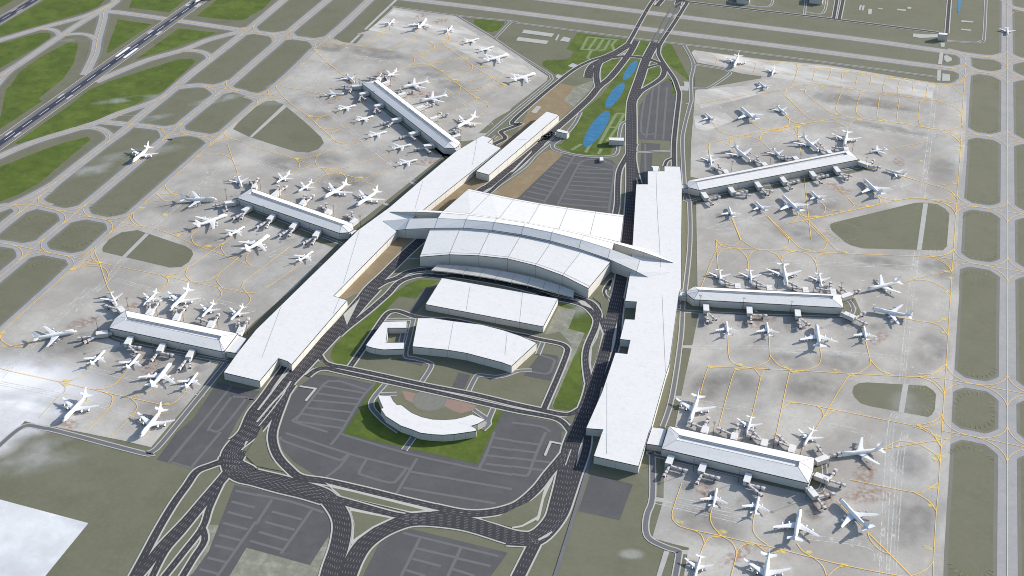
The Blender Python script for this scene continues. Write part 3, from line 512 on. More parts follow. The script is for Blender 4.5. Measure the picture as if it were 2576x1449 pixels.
for a, b, nn in (('00 1500,342', '00 1560,298', 3), ('00 610,992', '00 660,938', 2), ('00 70,1368', '00 138,1312', 2), ('00 1885,62', '00 1945,15', 4)):
    ua = uv(a)[0]; ub = uv(b)[0]
    for s_ in (-1, 1):
        for k in range(nn): bars(ua, ua+24 if nn < 4 else ua+28, [s_*HWD*(.45+.13*k)], HWD*.055)
for a, in (('00 90,118',), ):
    ua = uv(a)[0]
    for s_ in (-1, 1): bars(ua, ua+26, [V2+s_*HWD*.38], 1.8)
struct('runway_marking', bm, M['white'], rw)
# ---- painted yellow lead-in lines on the aprons
YL = ['10 600,490 760,460 900,447', '10 590,510 760,660 1000,850', '10 430,660 560,618 690,628 760,665', '10 235,840 300,880 480,905 600,935 880,985', '10 205,860 215,900 330,1030 510,1160 690,1320 760,1390 820,1430 960,1449', '10 0,1045 150,990 300,1000 340,1030',
 '10 510,1160 620,1178 760,1150 1000,1075', '10 720,1150 610,1210 605,1260', '10 620,1280 720,1300 860,1280 1170,1185', '10 850,1295 770,1340 758,1385', '10 800,1420 900,1449 1100,1410 1300,1340',
 '10 830,440 1040,463 1150,430 1250,330 1330,255', '10 1250,345 1340,320 1345,265', '10 1340,505 1450,460 1600,370 1640,295', '10 1530,545 1620,555 1740,640 1860,715 2050,860 2220,985 2310,1030 2335,1080 2290,1135 2220,1180', '10 1530,545 1585,570 1590,630 1540,660 1380,745', '10 1640,550 1760,500 1850,430 1920,340', '10 1730,420 1790,450 1795,495', '10 1860,435 1930,420 1940,370 1925,330', '10 1640,552 1880,500 2030,470 2100,450', '10 1870,440 2100,600 2180,660 2370,780 2500,860', '10 1740,625 1860,635 2050,595 2150,580 2220,540', '10 1580,655 1720,650 1840,710', '10 1870,720 1950,728 2150,660', '10 2175,650 2172,700 2100,755 1850,810', '10 2240,680 2300,675 2360,640', '10 1600,835 1850,800 1980,820 2050,865 2050,910 1980,945 1750,990 1650,1000', '10 1980,805 2120,820 2300,780 2380,770', '10 2370,790 2370,830 2300,870 2150,905', '10 2110,910 2260,915 2500,870', '10 2030,945 2140,945 2210,985 2190,1030 1900,1110 1780,1150', '10 2400,770 2450,780 2490,740 | 20 60,690 110,665', '20 -200,880 20,855 65,825', '10 1740,345 2080,430 2150,440',
 '11 395,150 440,210 410,275 350,320', '11 620,235 600,170 655,100 980,0', '11 400,150 480,150 655,97', '11 430,265 540,238 640,240', '11 640,240 820,250 1000,215 1400,70', '11 875,237 840,280 860,300 840,305 690,320 560,410', '11 660,240 705,285 685,325', '11 860,300 900,330 915,380 850,440', '11 890,310 1070,350 1190,310 1420,230', '11 900,400 1040,378 1110,388 1200,430 1210,490 1160,560', '11 0,1295 350,1030', '11 105,1449 350,1280 460,1195', '11 350,1030 250,1110',
 '01 2290,0 2345,160 2400,310', '01 1980,135 2050,105 2200,100 2310,135 2342,165', '01 1665,405 1675,450 1730,500 1800,515', '01 1570,500 1640,560 1720,578 2190,583', '01 1580,520 1650,505 1800,515', '01 1455,605 1530,580 1700,580', '01 1340,690 1350,760 1430,830', '01 1750,920 1870,905 1960,875', '01 1985,870 1930,920 1945,990 1990,1020', '01 2010,1030 2130,1033 2260,995 2340,930', '01 2260,995 2225,1050 2280,1130', '01 2290,1130 2400,1130 2500,1100', '01 2500,1105 2475,1170 2535,1230', '01 1640,1325 1780,1310 1890,1250 2200,1030 2260,1000', '01 1890,1250 1870,1320 1930,1385', '01 1940,1388 2080,1380 2200,1310 2420,1130', '01 2210,1310 2180,1370 2240,1449', '01 2450,1390 2430,1449', '01 2450,1390 2576,1295',
 '01 965,1030 955,1090 1000,1190 1080,1430 | 02 1110,30', '01 745,1260 870,1215 1000,1205', '01 745,1262 860,1235 1010,1235 1070,1270 1090,1330 1070,1385', '01 1630,1325 1690,1360 1685,1410 1640,1449', '02 2195,0 2230,50 2210,110 2150,160', '02 2440,0 2520,100 2500,160 2440,210', '02 2480,50 2576,52', '11 0,550 -50,560', '02 1645,0 1560,100',
 '02 20,440 5,490 30,540 110,582 240,595 420,530', '02 0,600 250,560 330,540', '02 0,790 60,825 590,942 930,1022 1600,1170', '02 590,942 720,930 830,880 920,790', '02 610,950 660,1000 650,1050 580,1110 390,1310', '02 930,1022 1080,1010 1190,940 1290,820', '02 1040,1048 1130,1090 1125,1160 1080,1230 890,1425', '02 1310,1110 1430,1075 1530,1015', '02 1320,1115 1380,1180 1350,1260 1170,1449 | 03 1125,35', '02 1590,1170 1680,1182 1760,1150 1850,1070 1880,1015', '02 890,1090 870,1140', '02 1620,1250 1600,1310',
 '20 2280,680 2300,650', '20 2000,545 2060,580 2065,600 2045,655', '20 2070,590 2120,570 2160,570', '20 2430,735 2452,650 2400,615', '20 2452,645 2500,620 2700,640', '30 0,618 300,650 700,700 1500,810 1850,855 1980,800', '30 300,685 280,640 230,620', '30 300,690 340,660 420,662', '30 300,690 270,800 220,890 165,950 200,990 400,1180 500,1215', '30 480,700 455,790 470,830 550,855', '30 480,695 600,690 640,705 605,805', '30 775,730 750,740 740,860 780,885', '30 905,755 880,870 900,895 960,910', '30 770,732 860,725', '30 905,750 960,740 1020,760 1040,780 1022,858', '30 1045,775 1090,755', '30 1190,785 1155,910 1220,945', '30 1190,785 1260,775', '30 1325,815 1305,930 1360,960', '30 1325,810 1380,795 1440,810 1465,835 1453,920', '30 1470,830 1520,820', '30 1610,850 1595,970 1650,1000', '30 1610,848 1670,835', '30 -80,945 220,890 500,855 1220,950 1640,1003 1860,1025 1965,990', '20 1860,1050 2400,950 | 30 0,932', '30 390,880 375,915 400,960 640,1140 750,1165 850,1190', '30 750,900 690,1060 690,1110 760,1165', '30 750,900 850,897', '30 930,935 890,1080 900,1150 970,1200', '30 930,930 1030,920', '30 1125,965 1100,1160 1150,1205 1230,1225', '30 1125,965 1230,950', '30 1325,990 1300,1180 1340,1225 1450,1260', '30 1325,990 1430,975', '30 1530,1020 1515,1200 1560,1275 1690,1305', '30 1530,1020 1640,1005', '30 1640,1005 1850,1065 1950,1140', '30 1870,880 1965,960',
 '30 0,1310 350,1250 550,1215 780,1185 970,1200 1300,1240 1760,1310 1850,1305 1945,1250', '30 0,1318 150,1320 300,1360 | P 1400,1449', '30 170,1160 215,1210 190,1265 50,1305', '30 215,1205 300,1240 380,1248', '30 300,1285 330,1265 390,1250', '30 300,1290 300,1340', '30 540,1225 700,1235 800,1290', '30 810,1290 840,1230 920,1205',  '30 1690,1305 1850,1360 1945,1449', '20 1860,1110 1790,1110',
 'P 400,255 480,350 590,395 720,400 940,355 1060,335 1320,280 1540,255', 'P 800,255 870,320 970,340 1070,335 1160,300 1185,250 1150,190', 'P 1180,235 1230,270 1320,283', 'P 470,455 580,500 640,560', 'P 375,590 370,500 400,470 600,425 720,408', 'P 590,480 590,440 640,425', 'P 720,408 830,420 900,460 1010,560', 'P 895,450 890,400 940,360', 'P 1000,350 1140,350 1230,385 1330,420', 'P 1270,390 1270,320 1320,290', 'P 2170,545 2576,460', 'P 2300,800 2576,885', 'P 1665,920 1820,1080 1820,1120 1760,1165', 'P 1820,1080 1900,1110 2000,1115', 'P 2020,970 2085,1030 2090,1080 1990,1120', 'P 2030,975 2110,1020 2230,1050 2400,1030', 'P 1490,1060 1545,1130 1505,1218', 'P 1545,1125 1610,1155 1750,1168', 'P 1250,1160 1270,1200 1220,1275', 'P 1265,1180 1340,1215 1500,1218', 'P 1270,1180 1540,1449', 'P 1150,1290 1600,1200 2000,1110 2400,1030 2576,1035', 'P 910,1160 1180,1449', 'P 600,1225 690,1449',
 '21 1985,0 1985,100', '31 180,808 800,680 1300,570 1480,548 1700,570 1895,605', '31 1700,425 1820,405 1910,380', '31 1300,310 1690,425 1830,470 1900,550', '31 1600,560 1790,560 1895,510', '31 1680,575 1820,620 1890,700', '31 0,730 220,950 330,1050 480,1085', '31 200,930 215,990 180,1040 110,1068', '31 330,690 600,970 700,1070 820,1105', '31 590,970 590,1010 560,1060 490,1085', '31 -60,1066 110,1068 800,1105 1640,1137 1860,1165', '31 0,1075 80,1110 135,1175 150,1200', '31 135,1170 160,1120 260,1085', '31 300,1080 400,1110 475,1185 500,1290', '31 475,1185 500,1130 620,1097', '31 1640,1137 1780,1120 1868,1060', '31 1650,1140 1790,1210 1850,1290', '31 1330,1400 1500,1355 1800,1285 1870,1260', '31 1380,1390 1500,1370 1600,1375 1700,1410 1770,1449 | 32 1780,0 1840,60',
 '21 2220,745 2295,940 2330,980 2440,1050 | 31 -80,1066', '21 2295,940 2290,980 2220,1030 2080,1040 | 21 1900,1449', '21 2053,965 2065,1130 2075,1260', '21 2053,965 2100,1015 2200,1048 2576,1068', '21 2065,1140 2100,1080 2190,1048', '21 2260,1050 2310,1080 2370,1160 2380,1260', '21 2375,1150 2420,1085 2500,1068',
 '22 2170,480 2190,710 2280,780 2400,805', '22 1890,1080 1965,830 2040,795 2576,818 | 32 -20,820 280,832 900,868 1500,898 1785,915', '22 2080,1400 2220,890 2280,825 2400,808 2520,770 | 22 2576,735 | 32 20,700 20,670 10,480', '22 2415,1290 2500,920 2500,890 2440,815', '22 2500,900 2530,850 2576,838', '32 20,680 110,780 250,830', '32 520,600 535,680 510,770 400,825 300,833', '32 982,530 1030,730 1020,780 920,855 840,868', '32 1030,725 1130,830 1260,882', '32 90,1449 210,880 240,850 290,835', '33 60,110 90,0', '32 550,1310 770,945 840,880 930,868', '32 145,1215 210,1170 290,1158 500,1192 1370,1367 1500,1380 1650,1350 1760,1270', '32 490,1192 545,1230 555,1300', '32 550,1305 650,1250 760,1245', '32 475,1430 550,1310', '33 360,160 345,180', '32 1260,285 1640,350 1760,320 1825,295', '32 1640,350 1740,390 1810,480', '32 1490,898 1640,880 1790,770', '32 1520,898 1660,950 1770,1065',
 '32 1490,1380 1640,1449 | 33 1740,150', '33 1140,180 1400,135 1750,80 1830,65', '33 1170,160 1300,100 1420,100 1550,140 1690,230 1730,300', '33 820,480 1450,605 1580,590 1710,515', '33 1460,605 1610,690 1695,800', '33 1000,1010 1220,1225 1440,1449', '33 1005,1020 1040,1100 1130,1190 1220,1228', '33 695,695 980,980', '33 -2,1150 450,1265 800,1350 1330,1449 1450,1449 1590,1390 1665,1300', '33 290,1120 350,1200 460,1268 550,1350 590,1449', '33 60,1225 140,1190', '33 605,1449 700,1370 800,1350', '32 1500,1385 1600,1449',
 '23 1708,520 1640,720 1610,845 1650,920 1750,970 2110,1050 2576,1155', '23 2015,765 1995,870 2030,960 2110,1050', '23 2440,830 2425,970 2470,1060 2576,1140', '23 1810,985 1900,1030 1940,1120', '23 1905,1210 1940,1125 1990,1070 2110,1050', '23 2110,1050 2210,1110 2258,1200 2250,1280 2205,1449', '23 2258,1215 2310,1150 2400,1125 2470,1130', '23 2450,1125 2550,1200', '33 0,1170 -30,1180']
base = len(TW)
for s in YL: line(smooth(pts(s), 4), .85)
struct('taxiway_marking', bl, M['yellow'], tx)
# ---- worn service-lane paint, stains, dust, painted haze and painted shadows on the aprons
def fadepoly(bm, c, rx, ry, rot, z):
    lay = bm.verts.layers.float.get('fade') or bm.verts.layers.float.new('fade')
    vc = bm.verts.new((c.x, c.y, z)); vc[lay] = 1.0; ring = []; ring2 = []
    for k in range(20):
        t = k*math.pi/10; x = rx*math.cos(t); y = ry*math.sin(t)
        X = x*math.cos(rot)-y*math.sin(rot); Y = x*math.sin(rot)+y*math.cos(rot)
        v = bm.verts.new((c.x+X*.5, c.y+Y*.5, z)); v[lay] = .9; ring2.append(v)
        v = bm.verts.new((c.x+X, c.y+Y, z)); v[lay] = 0.0; ring.append(v)
    for k in range(20):
        j = (k+1) % 20; bm.faces.new((vc, ring2[k], ring2[j])); bm.faces.new((ring2[k], ring[k], ring[j], ring2[j]))
def faderib(bm, P, wd, z, f=1.0):
    lay = bm.verts.layers.float.get('fade') or bm.verts.layers.float.new('fade')
    L = offs(P, wd/2); Rr = offs(P, -wd/2)
    vl = [bm.verts.new((p.x, p.y, z)) for p in L]; vr = [bm.verts.new((p.x, p.y, z)) for p in Rr]
    for v in vl+vr: v[lay] = f
    for i in range(len(P)-1): bm.faces.new((vr[i], vr[i+1], vl[i+1], vl[i]))
bm = bmesh.new()
WW = ['30 1690,840 1620,1449 | 31 1550,530', '31 1500,1080 1445,1449 | 32 1345,960', '32 1300,1260 1230,1449 | 33 1150,1449', '30 650,1110 770,1080 1640,1190', '30 700,1310 870,1290 1600,1390', '31 1150,480 1350,430 1540,500', '31 0,1180 1450,1240', '32 0,620 1190,690 1350,760', '32 0,1260 900,1440 | 33 1000,60', '33 300,1050 1000,1140 1110,1300', '31 0,800 | 21 2000,850 2576,700', 'P 1000,1120 1900,1000 2400,870', 'P 250,560 900,480 1830,320 2576,430', 'P 750,250 1700,110 2500,180',
 '10 920,480 740,640 600,850 480,900', '10 940,560 1240,600 1500,640 1700,760 2200,1110 2370,1260', '10 560,980 850,1230 1120,1449', '11 0,170 340,280 900,440', '11 1110,0 1350,190 1600,390', '01 2300,180 1900,520 1640,740 1500,870', '01 1240,1160 1000,1449 | 02 700,180', '02 380,710 900,820 1800,1010 2000,1060', '02 0,960 700,1100 1400,1290', '01 1150,1360 2000,1600 | 02 2000,90 2576,230', '11 100,1110 700,1230', '22 1850,600 2576,600', '22 1750,1130 2576,1260', '23 1450,700 2300,900', '23 1640,680 2576,870', '33 1380,0 1330,300 1250,1449', '02 900,0 0,900']
zz = 0
for s in WW:
    P = smooth(pts(s), 4)
    for o_ in (-4.5, 0, 4.5):
        zz += 1; faderib(bm, offs(P, o_), 1.5 if o_ else 1.0, Z_FIELD+.062+.0001*zz, 1.0 if o_ else .8)
# dashed end bars of the lanes
for c in ['31 1620,60', '31 1610,270', '31 1590,340', '31 1580,520', '32 1450,100', '32 1440,400', '32 1420,630', '32 1400,800', '30 1690,900', '30 1660,1140', '30 1640,1260', '30 1650,1360', '33 1310,180', '33 1290,410', '33 1200,1020', '31 1490,1210', '31 1490,1350', '33 1180,1340', '10 900,480', '10 1080,580', '10 1225,602', '10 2130,1090', '02 460,400', '01 2110,300', '01 1950,470', '11 1360,200', '11 1450,280', '22 2350,600', '22 2110,590', '32 730,670', '32 960,685', '33 910,1130', '33 640,1070']:
    p = pts(c)[0]
    for k in range(3): fadepoly(bm, p+Vector((random.uniform(-9, 9), random.uniform(-9, 9), 0)), random.uniform(3, 7), random.uniform(2, 4), random.random()*3, Z_FIELD+.076+.0005*k)
for i in range(150):   # paint around the stands
    p = pts(random.choice(['32 300,380', '32 -60,360', '02 1500,900', '02 900,330', '02 1700,700', '33 400,500', '33 600,900', '23 2000,500', '21 2300,500', '31 600,250', '31 900,120', '10 1200,1100', '10 1700,1000', '01 2400,550', '11 500,480', '11 200,950', '31 300,1400', '32 900,150', '10 2200,450', '10 2100,280', '30 120,900', '20 2150,950', '20 2000,1000']))[0]
    fadepoly(bm, p+Vector((random.gauss(0, 45), random.gauss(0, 30), 0)), random.uniform(3, 12), random.uniform(1.2, 3), random.random()*3, Z_FIELD+.095+.0001*i)
struct('worn_marking', bm, M['wornwhite'])
bm = bmesh.new()
for i, c in enumerate(['10 1280,345 1350,505 1045,463 1590,385 1760,425 1890,428 1670,550 1740,620 1870,715 2110,590 2260,675 2370,780 2010,805 2490,850 2220,985 2310,1030 610,505 460,640 540,1168', '30 290,710 300,655 485,690 390,843 550,870 340,905 780,735 960,752 1090,765 1250,790 1400,818 1500,822 1660,848 690,1150 540,1215 920,1200 1135,1215 1335,1240 1550,1275 350,1250 300,1280 1930,1170 1850,1065 1910,1355 1940,1449',
 '31 1930,22 1905,60 1540,172 1880,400 1845,505 1285,565 1000,625 745,675 490,735 245,1083 400,1068 585,1100 780,1085 1800,1285 1835,1350', '32 1797,40 1780,315 1772,448 175,800 255,845 840,880 690,832 1195,862 225,1150 660,1245', '33 1695,45 1690,240 1740,240 1690,275 1655,560 1637,740 1610,1170 410,1212 765,1345 130,1205', '23 1685,905 2115,1005 2060,1050 2400,1125', '22 2000,795 2295,775 2265,815', '21 2190,1050', '11 415,150 1050,342', '02 30,450 660,975 670,935 1680,1168', '01 1000,1195 730,1265 1700,1340 2100,1030 1790,918 1430,645 1660,715', 'P 1255,315 940,372 1885,235 1020,340', '20 2225,1400 2310,1372']):
    for j, tk in enumerate(c.split()[1:]):
        p = pts(c.split()[0]+' '+tk)[0]
        fadepoly(bm, p, random.uniform(6, 9), random.uniform(3.5, 6), random.random()*.6-.3, Z_MARK-.1+.003*i+.0002*j)
struct('yellow_patch', bm, M['wornyel'])
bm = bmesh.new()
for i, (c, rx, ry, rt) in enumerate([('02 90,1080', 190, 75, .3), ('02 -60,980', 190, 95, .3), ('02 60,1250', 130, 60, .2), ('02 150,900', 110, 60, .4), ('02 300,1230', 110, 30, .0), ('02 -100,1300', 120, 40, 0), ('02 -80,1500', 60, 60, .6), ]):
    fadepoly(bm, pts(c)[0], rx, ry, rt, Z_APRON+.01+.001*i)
struct('painted_haze', bm, M['hazewhite'])  # cloud haze over the lower left apron, painted as soft white patches
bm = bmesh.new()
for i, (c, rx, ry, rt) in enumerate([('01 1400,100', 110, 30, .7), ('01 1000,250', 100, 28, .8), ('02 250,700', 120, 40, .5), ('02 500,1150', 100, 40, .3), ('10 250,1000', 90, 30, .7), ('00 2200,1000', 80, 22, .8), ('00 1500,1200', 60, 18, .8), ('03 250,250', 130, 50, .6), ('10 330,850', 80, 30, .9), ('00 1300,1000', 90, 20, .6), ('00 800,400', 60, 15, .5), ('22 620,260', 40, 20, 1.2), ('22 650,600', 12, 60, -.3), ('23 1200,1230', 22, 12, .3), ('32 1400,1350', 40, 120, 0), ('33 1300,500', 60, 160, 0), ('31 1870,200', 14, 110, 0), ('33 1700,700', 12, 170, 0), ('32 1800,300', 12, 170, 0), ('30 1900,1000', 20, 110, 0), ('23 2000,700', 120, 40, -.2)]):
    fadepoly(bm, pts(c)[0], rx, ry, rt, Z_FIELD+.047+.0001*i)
struct('thin_haze_and_dust', bm, M['hazedust'])
bm = bmesh.new()
for i, c in enumerate(['02 860,330', '02 1500,810', '33 1000,650', '33 900,400', '23 2000,600', '32 1150,450', '10 1700,140', '10 1350,830', '10 1240,770', '10 1850,220', '22 2520,330', '33 500,700', '31 1290,180', '11 150,650', '10 750,1030', '02 700,1400', '02 1300,180', '31 700,420', '23 2350,1200', '10 1660,960', '11 1700,170']):
    fadepoly(bm, pts(c)[0]+Vector((random.gauss(0, 6), random.gauss(0, 6), 0)), random.uniform(25, 50), random.uniform(12, 22), random.random()*3, Z_FIELD+.056+.0002*i)
struct('rusty_stain', bm, M['stainred'])
bm = bmesh.new()  # apron stains, and shadows near the gates painted as dark streaks
for i, c in enumerate(['C 260,620 300,740', 'C 680,620 710,730', 'C 1200,620 1180,780', 'C 1700,660 1850,700', 'C 2150,690 1980,730', 'E 900,950 1100,1000', 'E 440,1000 480,1080', 'E 700,950 680,1040', 'E 1650,1150 1770,1320', 'E 1100,1100 1000,1250', '02 1250,700 1150,600', '02 1650,750 1500,650', '10 1200,960 1000,920', '10 1900,1360 1700,1300', '33 400,750 480,900', '21 2050,700 2150,750', '11 700,950 820,1050', '02 2080,760 1960,850']):
    P = pts(c); m_ = (P[0]+P[1])/2; dd = P[1]-P[0]
    fadepoly(bm, m_, max(dd.length*.6, 15), 14, math.atan2(dd.y, dd.x), Z_FIELD+.05+.0001*i)
for i, (c, rx, ry, rt) in enumerate([('32 400,1000', 60, 45, 0), ('32 700,750', 45, 30, 0), ('32 200,740', 45, 28, 0), ('31 1700,1250', 40, 50, 0), ('31 1100,1180', 90, 22, -.1), ('32 1650,600', 35, 70, 0), ('31 1750,250', 35, 80, 0), ('33 1450,900', 40, 90, 0), ('33 1450,300', 30, 50, 0), ('30 1150,1050', 110, 30, -.1), ('30 700,1000', 60, 40, -.1), ('30 1200,1290', 120, 22, -.1), ('10 1250,540', 120, 35, -.1), ('10 1700,720', 60, 40, -.2), ('10 1950,860', 50, 35, -.2), ('10 750,480', 50, 30, 0), ('10 620,1180', 40, 35, .2), ('01 1800,620', 70, 40, .4), ('01 2100,1000', 60, 40, .2), ('11 300,200', 70, 40, 0), ('11 800,400', 60, 40, 0), ('11 700,150', 60, 40, .2), ('11 1000,350', 70, 35, .3), ('02 700,560', 60, 40, .4), ('02 1600,1250', 50, 40, .3), ('22 2300,950', 60, 40, 0), ('22 1950,1000', 30, 60, 0), ('23 2000,950', 60, 40, -.2), ('31 300,900', 60, 40, 0), ('31 500,650', 60, 40, .3)]):
    fadepoly(bm, pts(c)[0], rx, ry, rt, Z_FIELD+.052+.0001*i)
struct('stain_and_shadow', bm, M['stainshade'])
# ================================================================ BUILDINGS
def centre(P):
    return Vector((sum(p.x for p in P)/len(P), sum(p.y for p in P)/len(P), 0))
def wall_mesh(P, z0, c, closed=True):
    bm = bmesh.new(); n = len(P)
    for i in range(n if closed else n-1):
        a = P[i]; b = P[(i+1) % n]
        q = [(a.x, a.y, z0), (b.x, b.y, z0), (b.x, b.y, b.z), (a.x, a.y, a.z)]
        bm.faces.new([bm.verts.new(Vector(v)-c) for v in q])
    return bm
def coping_mesh(P, c, hh=.9, out=.18, closed=True):
    Q = offs(P, -out, closed); Qi = offs(P, .35, closed); bm = bmesh.new(); n = len(P)
    for i in range(n if closed else n-1):
        j = (i+1) % n; a, b = Q[i], Q[j]; ai, bi = Qi[i], Qi[j]
        up = Vector((0, 0, .22)); dn = Vector((0, 0, -hh))
        for q in ((a+dn-c, b+dn-c, b+up-c, a+up-c), (a+up-c, b+up-c, bi+up-c, ai+up-c), (bi+up-c, bi-c, ai-c, ai+up-c)):
            bm.faces.new([bm.verts.new(v) for v in q])
    return bm
def seam_mesh(lines, c, wd=.5, up=.14):
    bm = bmesh.new()
    for P in lines:
        L = offs(P, wd/2); Rr = offs(P, -wd/2)
        for i in range(len(P)-1):
            bm.faces.new([bm.verts.new(Vector((v.x, v.y, v.z+up))-c) for v in (Rr[i], Rr[i+1], L[i+1], L[i])])
    return bm
def joints(P, c, idx, z0=0, wd=.35):
    bm = bmesh.new()
    for (i, t) in idx:
        a = P[i]; b = P[(i+1) % len(P)]; p = a.lerp(b, t); d = (b-a).to_2d().normalized(); n = Vector((d.y, -d.x))*.06
        q = [Vector((p.x+n.x+s*d.x*wd/2, p.y+n.y+s*d.y*wd/2, z)) for s, z in ((-1, z0), (1, z0), (1, p.z-.9), (-1, p.z-.9))]
        bm.faces.new([bm.verts.new(v-c) for v in q])
    return bm
def building(name, label, s, h, seams=(), jt=(), z0=0.0, cat='building', group=None):
    P = pts(s, h)
    flip = area(P) < 0
    if flip: P.reverse()
    c = centre(P); root = thing(name, label, cat, c, 0, group)
    bm = bmesh.new(); bm.faces.new([bm.verts.new(p-c) for p in P])
    if seams: addbm(bm, seam_mesh([pts(q, h) for q in seams], c, .35))
    fin('roof', bm, [M['roof'], M['seam']], root)
    fin('coping', coping_mesh(P, c), M['trim'], root)
    # wall panel joints every ~45 m
    idx = []
    for i in range(len(P)):
        L = (P[(i+1) % len(P)]-P[i]).length; k = int(L//45)
        for j in range(1, k+1): idx.append((i, j/(k+1)))
        idx.append((i, .003))
    fin('wall', addbm(wall_mesh(P, z0, c), joints(P, c, idx)), [M['wall'], M['seam']], root)
    return root
building('concourse', 'long white flat-roofed concourse bending along the left side of the roads', 'A 1020,150 1220,213 1125,290 1393,402 640,1000 75,1449 | 11 1430,868 860,1449 | 12 780,80 918,122 358,772 318,738 228,708 38,937 | 02 2250,850 2400,640 | 12 0,420 | 11 430,1449 885,1005 1020,872 1340,640 1620,400 | A 0,870 470,478 905,215', 13.8,
 ['A 905,215 850,560 810,740', '11 1680,370 1600,650', '11 1040,870 880,1400', '12 250,190 60,700', '12 850,80 780,250'])
building('concourse', 'long white flat-roofed concourse with notched side running down the right of the roads', 'B 477,333 812,330 812,232 1135,240 1172,600 | 21 1706,1000 1705,1449 | 22 1683,45 1585,765 1550,870 1405,1395 | 23 1380,0 1275,345 822,243 905,5 | 22 918,1425 745,1412 905,1050 1040,650 1160,663 1190,525 1087,515 1135,312 1233,318 1255,138 1138,132 | 21 1188,1295 1213,1020 1250,405 1368,405', 14.0,
 ['21 1450,290 1455,500 1470,800 1485,1000 1495,1240', '22 1510,60 1545,850', '22 955,950 955,1449 | 23 950,220'])
building('long_hall', 'long narrow white box hall between the left concourse and the road', 'A 885,870 1150,943 | 20 473,1158 350,1120', 15.5, ['A 1650,225 1900,232'])
building('parking_garage', 'low wide white flat block just in front of the arched terminal', 'L 192,435 2565,885 | 22 463,108 | G 2480,1430 920,1152', 12.0, ['L 1090,70 1005,580', 'L 2145,195 2085,795'])
building('hotel', 'curved white flat block below the parking block with cream end wall', 'L 38,712 330,712 760,775 1330,845 1750,955 2100,1070 2430,1212 | 12 2572,785 2478,750 2120,655 1928,623 1575,588', 15.0, ['L 755,775 650,1350', 'L 1835,1010 1790,1449'])
building('office', 'small white C-shaped block open to the right beside the curved block', '12 1280,338 1522,333 1518,402 1327,402 1310,550 1495,548 1490,613 1285,620 1200,608 1135,592 1105,575', 11.5)
building('crescent_hotel', 'white crescent-shaped block on the lawn above the big car park', '12 1225,1077 1358,1085 1385,1137 1422,1176 1465,1175 1515,1215 1570,1255 1670,1298 1780,1322 1900,1326 2000,1320 2090,1300 2178,1270 2312,1325 2230,1368 2168,1388 2218,1415 | 13 2215,-10 2110,5 1995,22 1880,30 1768,24 1650,8 | 12 1570,1425 1455,1385 1305,1290 1255,1215 1280,1208 1255,1155', 12.8)
building('pump_house', 'small white box beside the road above the top end of the long hall', '20 442,1320 470,1295 578,1325 552,1345', 13.0)
building('pump_house', 'small white box on the lawn right of the lowest pond', '20 977,1382 1130,1384 1128,1418 975,1412', 11.0)
building('kiosk', 'tiny white cube at the top edge of the upper car park', '21 882,130 922,130 925,168 880,168', 4.5)
building('checkpoint', 'small white box at the corner of two roads in the far top right', '30 1718,325 1810,333 1808,353 1715,347', 15.8)
building('far_hall', 'grey box half cut by the top edge, left of the pair', '20 2262,-60 2400,-48 2388,2 2265,-12', 13.0)
building('far_hall', 'grey box half cut by the top edge, right of the pair', '30 425,-60 565,-45 549,2 418,-16', 13.0)
building('entrance_porch', 'small flared white porch on the top end of the right concourse', 'B 530,222 716,228 690,345 588,345 575,262', 11.5)
# ---- piers with hipped roof and recessed trough
def pier(label, eave, assign, trough, he=14.2, hr=18.0):
    P = pts(eave, he); T = pts(trough, hr); c = centre(P); root = thing('pier', label, 'pier', c, 0, 'concourse piers')
    CW = area(P) < 0
    P2 = list(reversed(P)) if CW else list(P)
    bm = bmesh.new(); n = len(P)
    for i in range(n):
        j = (i+1) % n; a, b = P[i], P[j]; ta, tb = T[assign[i]], T[assign[j]]
        q = [a, b, tb, ta] if assign[i] != assign[j] else [a, b, ta]
        if CW: q.reverse()
        bm.faces.new([bm.verts.new(v-c) for v in q])
    rbm = bm
    dz = Vector((0, 0, -2.6)); F = [t+dz for t in T]; bm = bmesh.new()
    for i in range(4):
        j = (i+1) % 4; q = [T[i], T[j], F[j], F[i]]
        if not CW: q.reverse()
        bm.faces.new([bm.verts.new(v-c) for v in q])
    q = list(F); 
    if area(q) < 0: q.reverse()
    bm.faces.new([bm.verts.new(v-c) for v in q]); fin('roof_trough', bm, M['roof'], root)
    # dark strip painting the shade on the far trough wall, coping, ridge seams
    bm = bmesh.new(); u = Vector((0, 0, .5)); inn = (T[3]-T[0]).normalized()*.08
    a, b = T[0]+inn-u*1.2, T[1]+inn-u*1.2
    for q in ((a-u*1.3, b-u*1.3, b, a),): bm.faces.new([bm.verts.new(v-c) for v in q])
    fin('trough_shade_strip', bm, M['glass'], root)
    fin('coping', coping_mesh(P2, c, 1.0, .25), M['trim'], root)
    sl_ = [[P[i], T[assign[i]]] for i in range(n)]+[[T[i], T[(i+1) % 4]] for i in range(4)]
    for t in (.3, .62): sl_.append([T[3].lerp(T[2], t), P[n-2 if assign[n-2] == 3 and assign[n-1] == 0 else n-1].lerp(P[2], t)]) if False else None
    addbm(rbm, seam_mesh(sl_, c, .4)); fin('roof', rbm, [M['roof'], M['seam']], root)
    fin('wall', addbm(wall_mesh(P2, 0, c), joints(P2, c, [(i, .004) for i in range(n)])), [M['wall'], M['seam']], root)
    # window band low on the wall
    return root, P, T
pier('white hip-roofed pier reaching up-left into the top left apron', 'J 1160,312 | A 572,288 542,358 455,412 238,398 | J 845,393', [0, 1, 1, 2, 2, 3], 'J 1100,350 | A 408,266 330,292 | J 1045,376')
pier('white hip-roofed pier on the left side between the other two left piers', 'I 1517,997 | 11 972,798 985,862 935,890 840,897 | I 1222,1190', [0, 1, 1, 2, 2, 3], 'I 1522,1070 | 11 888,810 862,823 | I 1465,1115')
